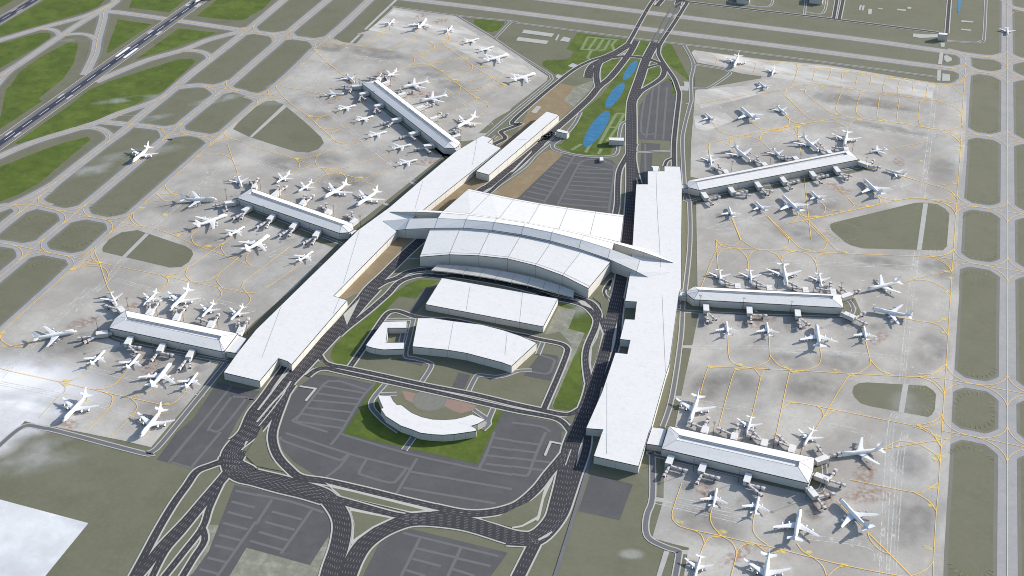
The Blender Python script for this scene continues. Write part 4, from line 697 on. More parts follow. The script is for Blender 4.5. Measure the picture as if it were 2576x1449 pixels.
pier('white hip-roofed pier nearest the bottom left corner', '02 1262,225 2395,458 2262,632 2235,640 1098,400 1155,308', [0, 1, 2, 2, 3, 0], '02 1278,290 2228,484 2207,526 1255,320')
pier('slender white hip-roofed pier slanting up to the right at the top right', 'B 1310,517 | P 1780,543 1878,640 | B 1517,715 1283,655 1263,578', [0, 1, 2, 3, 3, 0], 'B 1450,536 | P 1750,568 1765,588 | B 1452,558')
pier('white hip-roofed pier lying level in the middle of the right side', 'C 222,307 1700,388 1728,522 220,438 148,382 146,350', [0, 1, 2, 3, 3, 0], 'C 262,338 1625,400 1615,432 268,357')
pier('white hip-roofed pier nearest the bottom right corner', 'E 290,422 1755,742 1745,872 1697,1000 217,650', [0, 1, 1, 2, 3], 'E 395,513 1605,780 1593,836 367,563')
for lb, s in (('short white link between the bottom left pier and its concourse', '02 2385,470 2483,508 2390,658 2262,638'), ('short white link between the middle left pier and its concourse', '11 950,890 1000,862 1020,870 960,915'),
              ('short white link between the top left pier and its concourse', 'A 455,440 560,375 605,402 515,470'), ('short white link between the top right pier and its concourse', 'B 1165,605 1258,603 1284,682 1165,682'),
              ('short white link between the middle right pier and its concourse', 'C 88,357 148,357 148,402 70,398'), ('short white link between the bottom right pier and its concourse', 'E 122,432 272,453 220,626 66,602')):
    building('link_bridge', lb, s, 11.0, cat='link building', group='links between piers and concourses')
# ---- main terminal with two arched halls and curved bridges
FR_ = pts('G 622,870:20 1020,838:24 1412,852:26.5 1800,893:27.5 2175,985:26.5 2540,1118:24.5 | H 740,1150:21.5')
RE_ = pts('G 765,488:22 1163,493:26 1565,525:29 1975,592:30 2385,675:29 | H 650,645:27 1040,790:23')
NB_ = pts('G 935,257:22 1300,295:27 1690,350:30 2085,413:31 | H 345,350:30 760,437:28 1170,530:24')
RR_ = pts('A 735,1222:16 | G 1570,20:19 1895,88:21 2240,152:22 | H 462,65:21 838,118:19 1215,165:16')
TC = centre(FR_); term = thing('terminal', 'large white arched main terminal with seamed roof and cream right end wall', 'terminal', TC)
def hall(A, B, name):
    n = len(A); bm = bmesh.new()
    for i in range(n-1): bm.faces.new([bm.verts.new(v-TC) for v in (A[i], A[i+1], B[i+1], B[i])])
    P = A+list(reversed(B)); 
    if area(P) < 0: P.reverse()
    fin('coping', coping_mesh(P, TC, .8, .3), M['trim'], term)
    sm_ = [[A[i], B[i]] for i in range(1, n-1)]
    inn = [A[i].lerp(B[i], .07) for i in range(n)]
    fin(name, addbm(bm, seam_mesh(sm_+[inn], TC, .6, .16)), [M['roof'], M['seam']], term)
    fin('wall', addbm(wall_mesh(P, 0, TC), joints(P, TC, [(i, .003) for i in range(len(P))], 0, .5)), [M['wall'], M['seam']], term)
hall(FR_, RE_, 'front_roof'); hall(RR_, NB_, 'rear_roof')
def strip_solid(A, B, name, label, roofcol='roof', z0=0):
    c = centre(A+B); root = thing(name, label, 'footbridge', c, 0, 'curved bridges over the terminal'); n = len(A)
    bm = bmesh.new()
    for i in range(n-1): bm.faces.new([bm.verts.new(v-c) for v in (A[i], A[i+1], B[i+1], B[i])])
    fin('roof', addbm(bm, seam_mesh([[A[i], B[i]] for i in range(1, n-1)], c, .5)), [M[roofcol], M['seam']], root); P = A+list(reversed(B))
    if area(P) < 0: P.reverse()
    fin('wall', addbm(wall_mesh(P, z0, c), joints(A, c, [(i, 0.004) for i in range(1, n-1)], z0, .45)), [M['wall'], M['seam']], root)
    bm = coping_mesh(A, c, .5, .2, False); fin('coping', bm, M['trim'], root)
    return root
S_L = pts('G 300,517:13.9 430,498:19.5 820,485:25 1208,482:29 1595,512:32 1985,570:33 2370,652:32 | H 610,618:30 1000,750:26 1385,925:19.5 1535,1000:14.1')
R_L = pts('G 125,385:14.2 490,357:23 865,352:30 1243,368:35 1625,405:38.5 2015,462:39.5 2400,543:38.5 | H 645,500:36 1035,622:32 1432,768:25 1825,935:14.3')
strip_solid(S_L, R_L, 'arched_bridge', 'wide pale-blue curved bridge sweeping across the terminal roof')
N_L = pts('G 225,268:14.2 565,268:22 915,280:27.5 1285,310:32.5 1660,355:35.5 2040,415:36.5 2430,490:35.5 | H 680,437:33 1080,545:29.5 1478,665:24 1880,808:14.3')
M_L = pts('G 225,262:14.1 600,240:20 935,257:24.5 1300,295:29.5 1690,350:32.5 2085,413:33.5 2490,492:32.5 | H 760,437:30 1110,520:26.5 1515,622:22 1882,802:14.2')
strip_solid(N_L, M_L, 'arched_bridge', 'narrow bright white curved bridge behind the wide one, with pointed tips')
bm = bmesh.new()
for i in range(2, 8): bm.faces.new([bm.verts.new(v-TC) for v in (R_L[i], R_L[i+1], N_L[i+1], N_L[i])])
fin('centre_roof', addbm(bm, seam_mesh([[R_L[i], N_L[i]] for i in range(3, 8)]+[R_L[2:9]], TC, .5, .2)), [M['roof'], M['seam']], term)
P = R_L[2:9]+list(reversed(N_L[2:9]))
if area(P) < 0: P.reverse()
fin('wall', wall_mesh([P[0], P[0], P[-1]] if False else P, 0, TC), M['wall'], term)
# canopy over the drop-off road
CB = pts('G 858,975 1080,983 1288,998 1497,1022 1705,1052 1910,1090 2110,1135 2308,1188 2503,1250 | H 547,1178', 9.5); CF = pts('G 775,1050 985,1070 1200,1098 1420,1130 1635,1165 1850,1210 2065,1250 2275,1305 2480,1360 | H 535,1268', 8.5)
cc = centre(CB+CF); can = thing('drop_off_canopy', 'long low panelled canopy along the front wall of the terminal', 'canopy', cc)
bm = bmesh.new(); th = Vector((0, 0, -1.6))
for i in range(len(CB)-1):
    for q in ((CF[i], CF[i+1], CB[i+1], CB[i]), (CF[i]+th, CF[i+1]+th, CF[i+1], CF[i]), (CB[i]+th, CB[i+1]+th, CF[i+1]+th, CF[i]+th)): bm.faces.new([bm.verts.new(v-cc) for v in q])
bm.faces.new([bm.verts.new(v-cc) for v in (CF[-1]+th, CB[-1]+th, CB[-1], CF[-1])]); bm.faces.new([bm.verts.new(v-cc) for v in (CB[0]+th, CF[0]+th, CF[0], CB[0])])
fin('roof_slab', addbm(bm, seam_mesh([[CF[i], CB[i]] for i in range(1, len(CB)-1)]+[CF], cc, .45, .1)), [M['wall'], M['trim']], can)
for i in range(len(CB)):
    bm = bmesh.new(); p = CF[i].lerp(CB[i], .15)-cc; addcyl(bm, (p.x, p.y, 0), (p.x, p.y, 6.9), .45); fin('column', bm, M['wall'], can)
# ================================================================ BOARDING GATES
def gate(s_in, s_out, arms, label, group, h=9.4, wd=9.5):
    a = pts(s_in, h)[0]; b = pts(s_out, h)[0]; a.z = b.z = 0
    d = (b-a).normalized(); n = Vector((-d.y, d.x, 0)); L = (b-a).length
    root = thing('boarding_gate', label, 'boarding gate', a, math.atan2(d.y, d.x), group)
    bm = bmesh.new(); addbox(bm, (L/2, 0, 5.6), (L, wd, 7.6)); fin('gate_room', bm, M['wall'], root)
    bm = bmesh.new(); addbox(bm, (L/2, 0, 9.55), (L+.5, wd+.5, .3)); fin('roof', bm, M['roof'], root)
    bm = bmesh.new(); addbox(bm, (L/2, 0, 9.3), (L+.35, wd+.35, .35)); fin('coping', bm, M['trim'], root)
    bm = bmesh.new(); addbox(bm, (-3, 0, 5.2), (6, wd*.5, 5)); fin('link', bm, M['wall'], root)
    bm = bmesh.new()
    addbox(bm, (L*.5, 0, .9), (L*.8, wd*.7, 1.8)); fin('plinth', bm, M['steel'], root)
    for k, s in enumerate(arms):
        e = pts(s, 5.2)[0]; e.z = 0
        side = 1 if (e-a).dot(n) > 0 else -1
        st = b - d*1.0 + n*side*wd*.25
        v = e-st; l = max(v.length, 8); ang = math.atan2(v.y, v.x)-math.atan2(d.y, d.x)
        o = Vector(((st-a).dot(d), (st-a).dot(n), 0)); Mx = Matrix.Translation(o) @ Matrix.Rotation(ang, 4, 'Z')
        bm = bmesh.new(); addbox(bm, (l*.26, 0, 5.2), (l*.52, 2.6, 2.6), M=Mx); addbox(bm, (l*.7, 0, 5.2), (l*.5, 3.2, 3.1), M=Mx)
        b2 = bmesh.new()
        for x in (.02, .46, .52, .92): addbox(b2, (l*x, 0, 5.25), (.35, 3.4, 3.4), M=Mx)
        br_ = fin('jet_bridge', addbm(bm, b2), [M['bridge'], M['steel']], root)
        bm = bmesh.new(); addcyl(bm, Mx @ Vector((0, 0, 2.5)), Mx @ Vector((0, 0, 7.2)), 2.3, n=12); fin('rotunda', bm, M['bridge'], br_)
        bm = bmesh.new(); addbox(bm, (l*.97, 0, 5.2), (4.4, 4.6, 3.6), M=Mx); addcyl(bm, Mx @ Vector((l*.93, 0, 6.6)), Mx @ Vector((l*.93, 0, 7.3)), 1.9, n=12); fin('cabin', bm, M['bridge'], br_)
        bm = bmesh.new()
        for y in (-2.1, 2.1): addbox(bm, (l*.78, y, 3.6), (.6, .5, 7.4), M=Mx)
        addbox(bm, (l*.78, 0, .7), (1.4, 4.8, .8), M=Mx); addbox(bm, (l*.78, 0, 7.2), (.7, 4.6, .4), M=Mx)
        fin('support_leg', bm, M['steel'], br_)
        bm = bmesh.new()
        addbox(bm, (l*1.0+1.0, 0, 5.0), (1.6, 3.6, 2.6), M=Mx)
        fin('bumper', bm, M['steel'], br_)
    return root
ORD = ['first', 'second', 'third', 'fourth', 'fifth', 'sixth']
GT = {
 'bottom left pier': {'upper side': [('02 1484,269', '02 1524,208', ['02 1509,138', '02 1609,123']), ('02 1757,324', '02 1792,259', ['02 1772,195', '02 1872,180']), ('02 2101,394', '02 2138,330', ['02 1997,310', '02 2199,265']), ('02 2395,470', '02 2430,395', ['02 2402,325', '02 2502,305'])],
   'lower side': [('02 1318,487', '02 1272,562', ['02 1372,655', '02 1410,603']), ('02 1645,556', '02 1598,632', ['02 1525,730', '02 1738,678']), ('02 1938,618', '02 1892,695', ['02 1803,815', '02 1910,800'])],
   'left end': [('02 1243,238', '02 1198,187', ['02 1065,180', '02 1120,125']), ('02 1087,440', '02 965,455', ['02 785,508', '02 850,545'])]},
 'middle left pier': {'upper side': [('11 165,520', '11 225,472', ['11 225,425', '11 305,425']), ('11 450,610', '11 490,565', ['11 492,518', '11 578,515']), ('11 707,702', '11 745,658', ['11 650,628', '11 705,600']), ('11 950,800', '11 1010,752', ['11 912,720', '11 962,688'])],
   'lower side': [('01 2522,625', '01 2445,668', ['01 2345,748', '01 2430,750']), ('11 180,706', '11 128,757', ['11 10,835', '11 100,840']), ('11 405,788', '11 352,842', ['11 235,918', '11 330,922']), ('11 635,868', '11 588,926', ['11 472,1000', '11 565,1005'])],
   'left end': [('I 1565,990', 'I 1590,925', ['I 1490,850', 'I 1650,800']), ('01 2372,575', '01 2262,590', ['01 2145,622', '01 2285,672'])]},
 'top left pier': {'upper side': [('10 1280,840', '10 1345,815', ['10 1300,765', '10 1345,765']), ('10 1435,955', '10 1505,932', ['10 1450,900', '10 1590,920']), ('10 1615,1090', '10 1690,1062', ['10 1720,1035', '10 1790,1047']), ('10 1755,1195', '10 1830,1170', ['10 1860,1140', '10 1935,1150']), ('10 1985,1375', '10 2055,1355', ['10 1992,1310', '10 2052,1295'])],
   'lower side': [('10 1128,925', '10 1045,945', ['10 1038,1015', '10 1100,1000']), ('10 1275,1045', '10 1195,1065', ['10 1190,1135', '10 1248,1125']), ('10 1460,1185', '10 1370,1205', ['10 1255,1248', '10 1325,1270']), ('10 1635,1320', '10 1545,1345', ['10 1450,1385', '10 1600,1405']), ('11 1790,5', '11 1690,15', ['11 1600,55', '11 1750,85'])],
   'outer end': [('10 1225,800', '10 1242,775', ['10 1125,780', '10 1255,740']), ('10 1060,862', '10 965,863', ['10 870,868', '10 940,925'])]},
 'top right pier': {'upper side': [('P 555,775', 'P 530,740', ['P 410,715', 'P 465,685']), ('P 945,700', 'P 915,665', ['P 810,640', 'P 850,610']), ('P 1262,640', 'P 1230,605', ['P 1105,605', 'P 1105,630']), ('P 1595,575', 'P 1570,540', ['P 1470,530', 'P 1485,475'])],
   'lower side': [('P 312,968', 'P 352,1025', ['P 480,1015', 'P 410,1090']), ('P 583,915', 'P 622,970', ['P 755,960', 'P 785,998']), ('P 848,862', 'P 890,918', ['P 965,995', 'P 1010,962']), ('P 1103,812', 'P 1145,868', ['P 1275,858', 'P 1205,930']), ('P 1400,757', 'P 1440,808', ['P 1570,800', 'P 1505,875']), ('P 1640,708', 'P 1682,762', ['P 1765,842', 'P 1805,805'])],
   'outer end': [('P 1758,550', 'P 1752,512', ['P 1615,515', 'P 1745,490']), ('P 1885,655', 'P 1978,688', ['P 2030,645', 'P 2095,720'])]},
 'middle right pier': {'upper side': [('C 665,325', 'C 660,275', ['C 500,235', 'C 505,280']), ('C 985,345', 'C 978,293', ['C 825,245', 'C 820,292']), ('C 1350,365', 'C 1340,312', ['C 1180,265', 'C 1185,315']), ('C 1628,385', 'C 1620,330', ['C 1595,268', 'C 1460,330'])],
   'lower side': [('C 342,485', 'C 347,550', ['C 357,668', 'C 440,640']), ('C 778,508', 'C 785,578', ['C 797,675', 'C 950,602']), ('C 1262,535', 'C 1272,605', ['C 1292,722', 'C 1378,692'])],
   'right end': [('C 1705,410', 'C 1805,375', ['C 1690,305', 'C 1890,345']), ('C 1735,568', 'C 1840,615', ['C 1940,570', 'C 1955,685'])]},
 'bottom right pier': {'upper side': [('E 640,490', 'E 665,425', ['E 490,385', 'E 690,340']), ('E 940,555', 'E 958,490', ['E 785,448', 'E 985,408']), ('E 1245,620', 'E 1262,555', ['E 1085,515', 'E 1120,460']), ('E 1520,685', 'E 1540,612', ['E 1362,572', 'E 1388,518'])],
   'lower side': [('E 318,718', 'E 285,800', ['E 243,925', 'E 468,875']), ('E 645,795', 'E 612,878', ['E 573,1000', 'E 795,950']), ('E 1098,898', 'E 1070,985', ['E 1222,1120', 'E 1250,1052'])],
   'right end': [('E 1770,770', 'E 1890,728', ['E 1785,625', 'E 2010,700']), ('E 1765,905', 'E 1905,958', ['E 1970,865', 'E 2060,1020']), ('E 1695,1035', 'E 1775,1128', ['E 1950,1105', 'E 1860,1250'])]}}
gate_no = 0
for pr, sides in GT.items():
    for sd_, lst in sides.items():
        for i, (a, b, ar) in enumerate(lst):
            if sd_.endswith('end'): lb = 'white twin jet-bridge gate, %s at the %s of the %s' % (['upper one', 'middle one' if len(lst) == 3 else 'lower one', 'lowest one'][i], sd_, pr)
            else: lb = 'white twin jet-bridge gate, %s from left on %s of %s' % (ORD[i], sd_, pr)
            gate(a, b, ar, lb, 'boarding gates with jet bridges')
# ================================================================ APRON LIGHT MASTS
def mast_proto():
    r = thing('light_mast', 'x', 'light mast', (0, 0, 0), 0, 'tall apron light masts')
    bm = bmesh.new(); addcyl(bm, (0, 0, 0), (0, 0, 24), .42, .25); fin('pole', bm, M['steel'], r)
    bm = bmesh.new(); addrib(bm, [Vector((math.cos(t)*2.1, math.sin(t)*2.1, 0)) for t in [q*math.pi/6 for q in range(12)]], .5, 24, closed=True)
    bmesh.ops.solidify(bm, geom=bm.faces[:], thickness=.4)
    for q in range(4): addcyl(bm, (0, 0, 23.6), (math.cos(q*math.pi/2)*2, math.sin(q*math.pi/2)*2, 23.8), .1)
    hd = fin('lamp_ring', bm, M['steel'], r)
    bm = bmesh.new()
    for q in range(8): addbox(bm, (math.cos(q*math.pi/4)*2.3, math.sin(q*math.pi/4)*2.3, 23.5), (.7, .5, .5), q*math.pi/4)
    fin('floodlights', bm, M['engine'], hd)
    return r
MASTS = {'bottom left pier': ('02 1292,220 1585,283 1848,335 2196,405 2490,465', '02 985,425 1215,572 1545,645 1835,712'),
 'middle left pier': ('I 1705,1040 | 11 240,540 515,635 785,730 1052,835', 'I 1020,1235 | 11 85,735 310,842 545,920'),
 'top left pier': ('10 1000,845 1292,800 1355,872 1512,995 1692,1130 1832,1238 2063,1415', 'J 800,500 1090,745 1450,1070 | 11 1775,60'),
 'top right pier': ('P 597,760 985,690 1297,630 1635,565 1812,560', 'P 1945,722 660,985 1180,880 1490,820'),
 'middle right pier': ('C 735,330 1055,345 1420,368 1690,380 1815,460', 'C 275,512 710,540 1190,572 1780,640'),
 'bottom right pier': ('E 735,510 1032,575 1340,645 1615,705 1895,835', 'E 210,790 535,885 988,990 1838,1075 1668,1165')}
mp_ = None
def dup(o, parent=None):
    c_ = o.copy(); C.objects.link(c_); c_.parent = parent
    for ch in list(o.children): dup(ch, c_)
    return c_
for pr, (a, b) in MASTS.items():
    for sd_, s in (('upper', a), ('lower', b)):
        P = pts(s); n_ = len(P)
        order = sorted(range(n_), key=lambda i: P[i].x)
        for k, i in enumerate(order):
            if mp_ is None: mp_ = o = mast_proto()
            else: o = dup(mp_)
            o.location = P[i]
            o['label'] = 'tall thin light mast, %s from left on %s side of %s' % ((ORD+['seventh'])[k], sd_, pr)
# ================================================================ AIRCRAFT
def loft(rings, n=14):
    bm = bmesh.new(); prev = None
    for (x, ry, rz, zc) in rings:
        cur = [bm.verts.new((x, ry*math.cos(q*2*math.pi/n), zc+rz*math.sin(q*2*math.pi/n))) for q in range(n)]
        if prev:
            for q in range(n): bm.faces.new((prev[q], prev[(q+1) % n], cur[(q+1) % n], cur[q]))
        else: bm.faces.new(cur)
        prev = cur
    bm.faces.new(list(reversed(prev))); bmesh.ops.recalc_face_normals(bm, faces=bm.faces[:])
    for f in bm.faces: f.smooth = True
    return bm
def slab(sec, vertical=False):
    """sections: (x_lead, x_trail, span, height, thickness)"""
    bm = bmesh.new(); prev = None
    for (xl, xt, y, z, t) in sec:
        ch = xl-xt
        prof = [(xl, 0), (xl-ch*.12, t*.42), (xl-ch*.4, t*.5), (xt, .06), (xl-ch*.4, -t*.5), (xl-ch*.12, -t*.42)]
        cur = [bm.verts.new((a, y, z+b) if not vertical else (a, b, z)) for a, b in prof]
        if prev:
            for q in range(6): bm.faces.new((prev[q], prev[(q+1) % 6], cur[(q+1) % 6], cur[q]))
        else: bm.faces.new(cur)
        prev = cur
    bm.faces.new(list(reversed(prev))); bmesh.ops.recalc_face_normals(bm, faces=bm.faces[:]); return bm
def airliner(L, W, r, eng, name, hump=False):
    root = thing(name, 'x', 'airliner', (0, 0, 0), 0, 'parked airliners'); h = L/2; zc = r+ (2.0 if L > 60 else 1.5)
    RG = [(h, .05, .05, zc-.35*r), (h-.02*L, r*.42, r*.42, zc-.28*r), (h-.05*L, r*.72, r*.74, zc-.15*r), (h-.09*L, r*.93, r*.95, zc-.03*r), (h-.14*L, r, r, zc), (-h+.34*L, r, r, zc), (-h+.24*L, r*.88, r*.86, zc+.12*r), (-h+.14*L, r*.6, r*.6, zc+.36*r), (-h+.06*L, r*.33, r*.36, zc+.56*r), (-h+.005*L, r*.1, r*.14, zc+.66*r)]
    f = fin('fuselage', loft(RG), M['plane'], root)
    if hump: fin('upper_deck', loft([(h-.03*L, .1, .1, zc+.3*r), (h-.07*L, r*.5, r*.5, zc+.45*r), (h-.12*L, r*.68, r*.72, zc+.62*r), (h-.26*L, r*.68, r*.72, zc+.62*r), (h-.33*L, r*.5, r*.4, zc+.6*r), (h-.37*L, .1, .1, zc+.6*r)], 12), M['plane'], f)
    bm = bmesh.new(); zt = .34*r if not hump else .75*r
    addbox(bm, (h-.052*L, 0, zc+zt), (.012*L, r*.9, r*.2)); fin('cockpit_window', bm, M['glass'], f)
    bm = bmesh.new()   # thin cabin window lines and door joints
    for s in (1, -1): addbox(bm, (-.02*L, s*r*.985, zc+.16*r), (.68*L, .1, .22))
    for x in (.30, -.12): addcyl(bm, (x*L, 0, zc), (x*L+.12, 0, zc), r*1.012, n=14)
    fin('window_line', bm, M['seamline'], f)
    zw = zc-.42*r; rc = .235*L if not hump else .21*L; sw = W*.27
    for s in (1, -1):
        sec = [(.12*L, .12*L-rc, 0, zw, 1.1), (.12*L-.1*rc, .12*L-rc, s*r*.9, zw+.1, 1.1), (.12*L-sw*.52, .12*L-rc*1.02-.03*L, s*W*.2, zw+.6, .7), (.12*L-sw*1.18, .12*L-sw*1.18-rc*.3, s*W*.47, zw+2.0, .35), (.12*L-sw*1.28, .12*L-sw*1.3-rc*.2, s*W*.5, zw+2.3, .2)]
        bm = slab(sec)
        for q in (.2, .29, .38): addcyl(bm, (.12*L-sw*2.36*q-rc*(1.05-1.4*q), s*W*q, zw+q*3), (.12*L-sw*2.36*q-rc*(1.05-1.4*q)-1.6, s*W*q, zw+q*3-.4), .35, .1, n=6)
        fin('wing', bm, M['wing'], root)
        for q in ([.17] if eng == 2 else [.19, .33]):
            xe = .12*L-sw*2.36*q+.032*L; er = r*.55 if eng == 2 and L > 60 else (r*.46 if eng == 4 else r*.58); ze = zw-er*.95+q*2.5; ln = er*3.0
            rg = [(xe+ln*.5, er*.9, er*.9, ze), (xe+ln*.35, er, er, ze), (xe-ln*.1, er*.95, er*.95, ze), (xe-ln*.5, er*.55, er*.55, ze)]
            e = fin('engine', loft(rg, 12), M['engine'], root)
            bm = bmesh.new(); addcyl(bm, (xe+ln*.5-.1, s*0, ze), (xe+ln*.5+.06, 0, ze), er*.8, n=12); i_ = fin('intake', bm, M['intake'], e)
            bm = bmesh.new(); addbox(bm, (xe-ln*.25, 0, ze+er*1.0), (ln*1.1, .3, er*.7)); fin('pylon', bm, M['wing'], e)
            e.location = (0, s*W*q, 0)
    ht = .165*L if not hump else .175*L
    for s in (1, -1):
        sec = [(-h+.15*L, -h+.03*L, 0, zc+.45*r, .5), (-h+.085*L, -h+.01*L, s*W*.155, zc+.45*r+.9, .25), (-h+.065*L, -h+.0*L, s*W*.175, zc+.45*r+1.1, .12)]
        fin('tailplane', slab(sec), M['wing'], root)
    fin('tail_fin', slab([(-h+.21*L, -h+.045*L, 0, zc+.6*r, .7), (-h+.085*L, -h+.02*L, 0, zc+.6*r+ht*.75, .35), (-h+.055*L, -h-.005*L, 0, zc+.6*r+ht, .2)], True), M['plane'], root)
    for x, y in ((h-.1*L, 0), (-.03*L, r*.9), (-.03*L, -r*.9)):
        bm = bmesh.new(); addbox(bm, (x, y, (zc-r*.8)/2+.3), (.4, .4, zc-r*.8)); g_ = fin('landing_gear', bm, M['steel'], root)
        bm = bmesh.new()
        for s in (1, -1): addcyl(bm, (x, y+s*.5-.2, .55), (x, y+s*.5+.2, .55), .55, n=10)
        fin('wheels', bm, M['tyre'], g_)
    return root
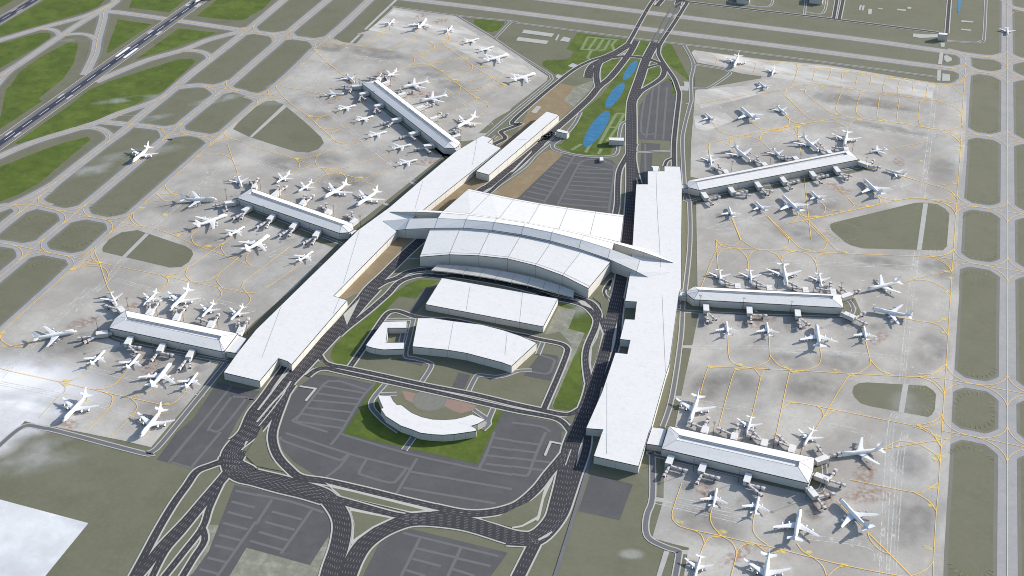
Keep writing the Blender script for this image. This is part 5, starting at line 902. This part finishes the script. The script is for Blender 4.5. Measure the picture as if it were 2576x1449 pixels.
# type, nose, tail, where
PL = [('J', '00 1958,22', '00 2085,-60', 'landing on the runway, cut by the top edge'), ('N', '10 1393,188', '10 1330,252', 'parked leftmost of three in the top row of the far left apron'), ('J', '10 1722,185', '10 1625,288', 'parked in the middle of three in the top row of the far left apron'), ('N', '10 1978,255', '10 1922,322', 'parked rightmost of three in the top row of the far left apron'),
 ('N', '10 2252,384', '10 2102,425', 'uppermost of those slanting along the far left apron edge'), ('N', '10 2402,466', '10 2252,508', 'second down of those slanting along the far left apron edge'), ('J', '10 2547,548', '10 2305,602', 'third down along far left apron edge'), ('J', '20 255,733', '20 -10,805', 'lowest along the far left apron edge, by the perimeter road corner'),
 ('N', '10 992,828', '10 902,748', 'nosing down towards the outer tip of the top left pier'), ('N', '10 1303,782', '10 1415,712', 'docked above the outer tip of the top left pier'), ('N', '10 883,945', '10 688,945', 'pointing right just left of the top left pier tip'), ('N', '10 1012,1055', '10 825,1105', 'upper one of three below the top left pier'), ('N', '10 1192,1163', '10 1008,1215', 'middle one of three in a slanting row below the top left pier'), ('N', '10 1325,1320', '10 1135,1372', 'third down in the slanting row below the top left pier'), ('N', '11 1562,5', '11 1375,45', 'fourth down in the slanting row below the top left pier'), ('N', '11 1627,155', '11 1435,202', 'last in row below the top left pier, by the concourse'),
 ('J', '10 1450,887', '10 1740,810', 'uppermost of three large ones on the upper side of the top left pier'), ('J', '10 1632,1024', '10 1925,948', 'second of three large ones above the top left pier'), ('J', '10 2012,1290', '10 2215,1160', 'lowest of three large ones on the upper side of the top left pier'),
 ('J', '20 2228,682', '20 2285,545', 'alone at the very top of the right apron'), ('N', '30 35,765', '30 68,670', 'second, smaller one at the top of the top right apron'), ('N', '20 2470,818', '20 2575,895', 'just under the top stands at the left of the top right apron'),
 ('N', 'P 328,168', 'P 425,250', 'leftmost of three parked in a row above the top right pier'), ('W', 'P 683,110', 'P 848,240', 'largest, middle one of three in the row above the top right pier'), ('N', 'P 1150,187', 'P 1052,95', 'rightmost of three in the row above the top right pier'),
 ('J', 'P 792,662', 'P 620,500', 'large, left half of the upper side of the top right pier'), ('J', 'P 1472,558', 'P 1310,398', 'large, right half of the upper side of the top right pier'), ('J', 'P 1730,507', 'P 1768,345', 'large, pointing down at the outer tip of the top right pier'), ('N', 'P 395,702', 'P 383,592', 'small, leftmost on the upper side of the top right pier'), ('N', 'P 1105,627', 'P 1012,528', 'small, between two large ones on the upper side of the top right pier'),
 ('N', 'P 1983,565', 'P 2158,530', 'upper one of two to the right of the top right pier'), ('N', 'P 2143,740', 'P 2355,792', 'lower one of two to the right of the top right pier'), ('W', 'P 1918,830', 'P 2115,995', 'large, rightmost on the lower side of the top right pier'), ('N', 'P 1388,955', 'P 1513,1052', 'small, fourth from left on the lower side of the top right pier'), ('W', 'P 1103,996', 'P 1298,1165', 'large, third from left on the lower side of the top right pier'), ('N', 'P 828,1058', 'P 943,1158', 'small, second from left on the lower side of the top right pier'), ('N', 'P 568,1112', 'P 612,1222', 'small, leftmost on the lower side of the top right pier'),
 ('N', '30 2410,347', '30 2410,275', 'taxiing down the far right taxiway'), ('J', '01 1330,185', '01 1505,18', 'taxiing alone on the left taxiway between two turf islands'),
 ('N', '01 2432,430', '01 2393,325', 'small, nosing down at the outer tip of the middle left pier'), ('J', '01 2182,556', '01 1810,548', 'large, pointing right at the left end of the middle left pier'), ('J', '01 2297,708', '01 1955,822', 'large, upper one in the row below the middle left pier'), ('N', '01 2462,830', '01 2303,920', 'small, second in the row below the middle left pier'), ('J', '11 140,915', '01 2465,1070', 'large, third in the row below the middle left pier'), ('N', '11 578,1076', '11 428,1178', 'small, last in the row below the middle left pier, near the concourse'),
 ('N', '11 198,395', '11 345,292', 'small, leftmost on the upper side of the middle left pier'), ('N', '11 418,482', '11 570,380', 'small, second on the upper side of the middle left pier'), ('J', '11 675,548', '11 925,388', 'large, third on the upper side of the middle left pier'), ('J', '11 1002,627', '11 1235,458', 'large, rightmost on the upper side of the middle left pier'),
 ('N', '02 1172,172', '02 1108,45', 'small, at the upper left tip of the bottom left pier'), ('N', '02 1438,180', '02 1583,35', 'small, second on the upper side of the bottom left pier'), ('J', '02 1712,227', '02 1902,5', 'large, third on the upper side of the bottom left pier'), ('N', '02 2025,297', '02 2158,148', 'small, fourth on the upper side of the bottom left pier'), ('N', '02 2313,330', '02 2453,182', 'small, rightmost on the upper side of the bottom left pier'),
 ('J', '02 773,435', '02 330,500', 'large, pointing right at the left end of the bottom left pier'), ('N', '02 1062,622', '02 907,775', 'small, leftmost in the row below the bottom left pier'), ('N', '02 1412,662', '02 1270,812', 'small, second in the row below the bottom left pier'), ('J', '02 1730,746', '02 1510,1000', 'large, third in the row below the bottom left pier'), ('N', '02 1993,850', '02 1865,1003', 'small, rightmost in the row below the bottom left pier'), ('J', '02 625,1352', '02 885,1050', 'left one of two in the bottom row of the left apron'), ('J', '03 1400,62', '02 1640,1195', 'right one of two in the bottom row of the left apron'),
 ('N', 'C 490,280', 'C 477,130', 'small, leftmost on the upper side of the middle right pier'), ('N', 'C 800,285', 'C 785,132', 'small, second on the upper side of the middle right pier'), ('J', 'C 1155,292', 'C 1118,70', 'large, third on the upper side of the middle right pier'), ('N', 'C 1507,318', 'C 1478,165', 'small, rightmost on the upper side of the middle right pier'), ('J', 'C 1958,340', 'C 2300,250', 'large, upper one of two off the right end of the middle right pier'), ('J', 'C 1997,532', 'C 2430,600', 'large, lower one of two off the right end of the middle right pier'),
 ('J', 'C 1447,678', 'C 1495,925', 'large, third in the row below the middle right pier'), ('N', 'C 1927,700', 'C 1958,855', 'small, rightmost in the row below the middle right pier'), ('N', 'C 545,648', 'C 563,800', 'small, leftmost in the row below the middle right pier'), ('N', 'C 950,660', 'C 975,812', 'small, second in the row below the middle right pier'),
 ('J', 'E 500,385', 'E 590,105', 'large, leftmost on the upper side of the bottom right pier'), ('N', 'E 1072,510', 'E 1120,320', 'small, second on the upper side of the bottom right pier'), ('N', 'E 1640,635', 'E 1752,440', 'small, third on the upper side of the bottom right pier'), ('J', 'E 2005,715', 'E 2445,645', 'large, docked at the right end of the bottom right pier'),
 ('J', '33 703,665', '33 1030,985', 'large, lower right of the bottom right pier, pointing up-left'), ('J', '33 327,758', '33 268,1105', 'large, below the bottom right pier, pointing up'), ('N', '23 2063,552', '23 2022,765', 'small, leftmost in the row below the bottom right pier'), ('N', '23 2487,635', '23 2443,830', 'small, second in the row below the bottom right pier'), ('N', '23 1845,1440', '23 1903,1238', 'cut by the bottom edge, left one of two'), ('J', '23 2545,1500', '33 12,1210', 'cut by the bottom edge, right one of two')]
SPEC = {'J': (71.0, 64.0, 3.35, 4, 'jumbo_jet', True), 'W': (73.0, 64.5, 3.2, 2, 'wide_body_jet', False), 'N': (44.5, 40.0, 2.1, 2, 'narrow_body_jet', False)}
DESC = {'J': 'white jumbo jet ', 'W': 'white wide-body jet ', 'N': 'white narrow-body jet '}
protos = {}
for t, sn, st, ph in PL:
    L = SPEC[t][0]
    a = pts(sn, 4.6 if t != 'N' else 3.2)[0]; b = pts(st, 8.2 if t != 'N' else 5.2)[0]; a.z = b.z = 0; v = a-b
    if abs(v.length/L-1) > .13: print('LEN', t, round(v.length, 1), ph)
    c = (a+b)/2
    if 'bottom edge' in ph: c = b+v.normalized()*L/2
    if t == 'J' and 'runway' in ph: c = a-v.normalized()*L/2
    if t not in protos: protos[t] = o = airliner(*SPEC[t])
    else: o = dup(protos[t])
    o.location = Vector((c.x, c.y, .1)); o.rotation_euler = (0, 0, math.atan2(v.y, v.x)); o['label'] = DESC[t]+ph.replace('large, ', '').replace('small, ', '').replace('in the slanting row', 'in row').replace('of those slanting along', 'slanting along').replace(' in the top row of', ' at top of').replace('on the upper side of', 'above').replace('landing on', 'standing on').replace('one of three large ones on', 'one of three on')
for o in bpy.data.objects:
    if o.get('label') and len(o['label'].split()) > 16: print('LONG', o.name, o['label'])
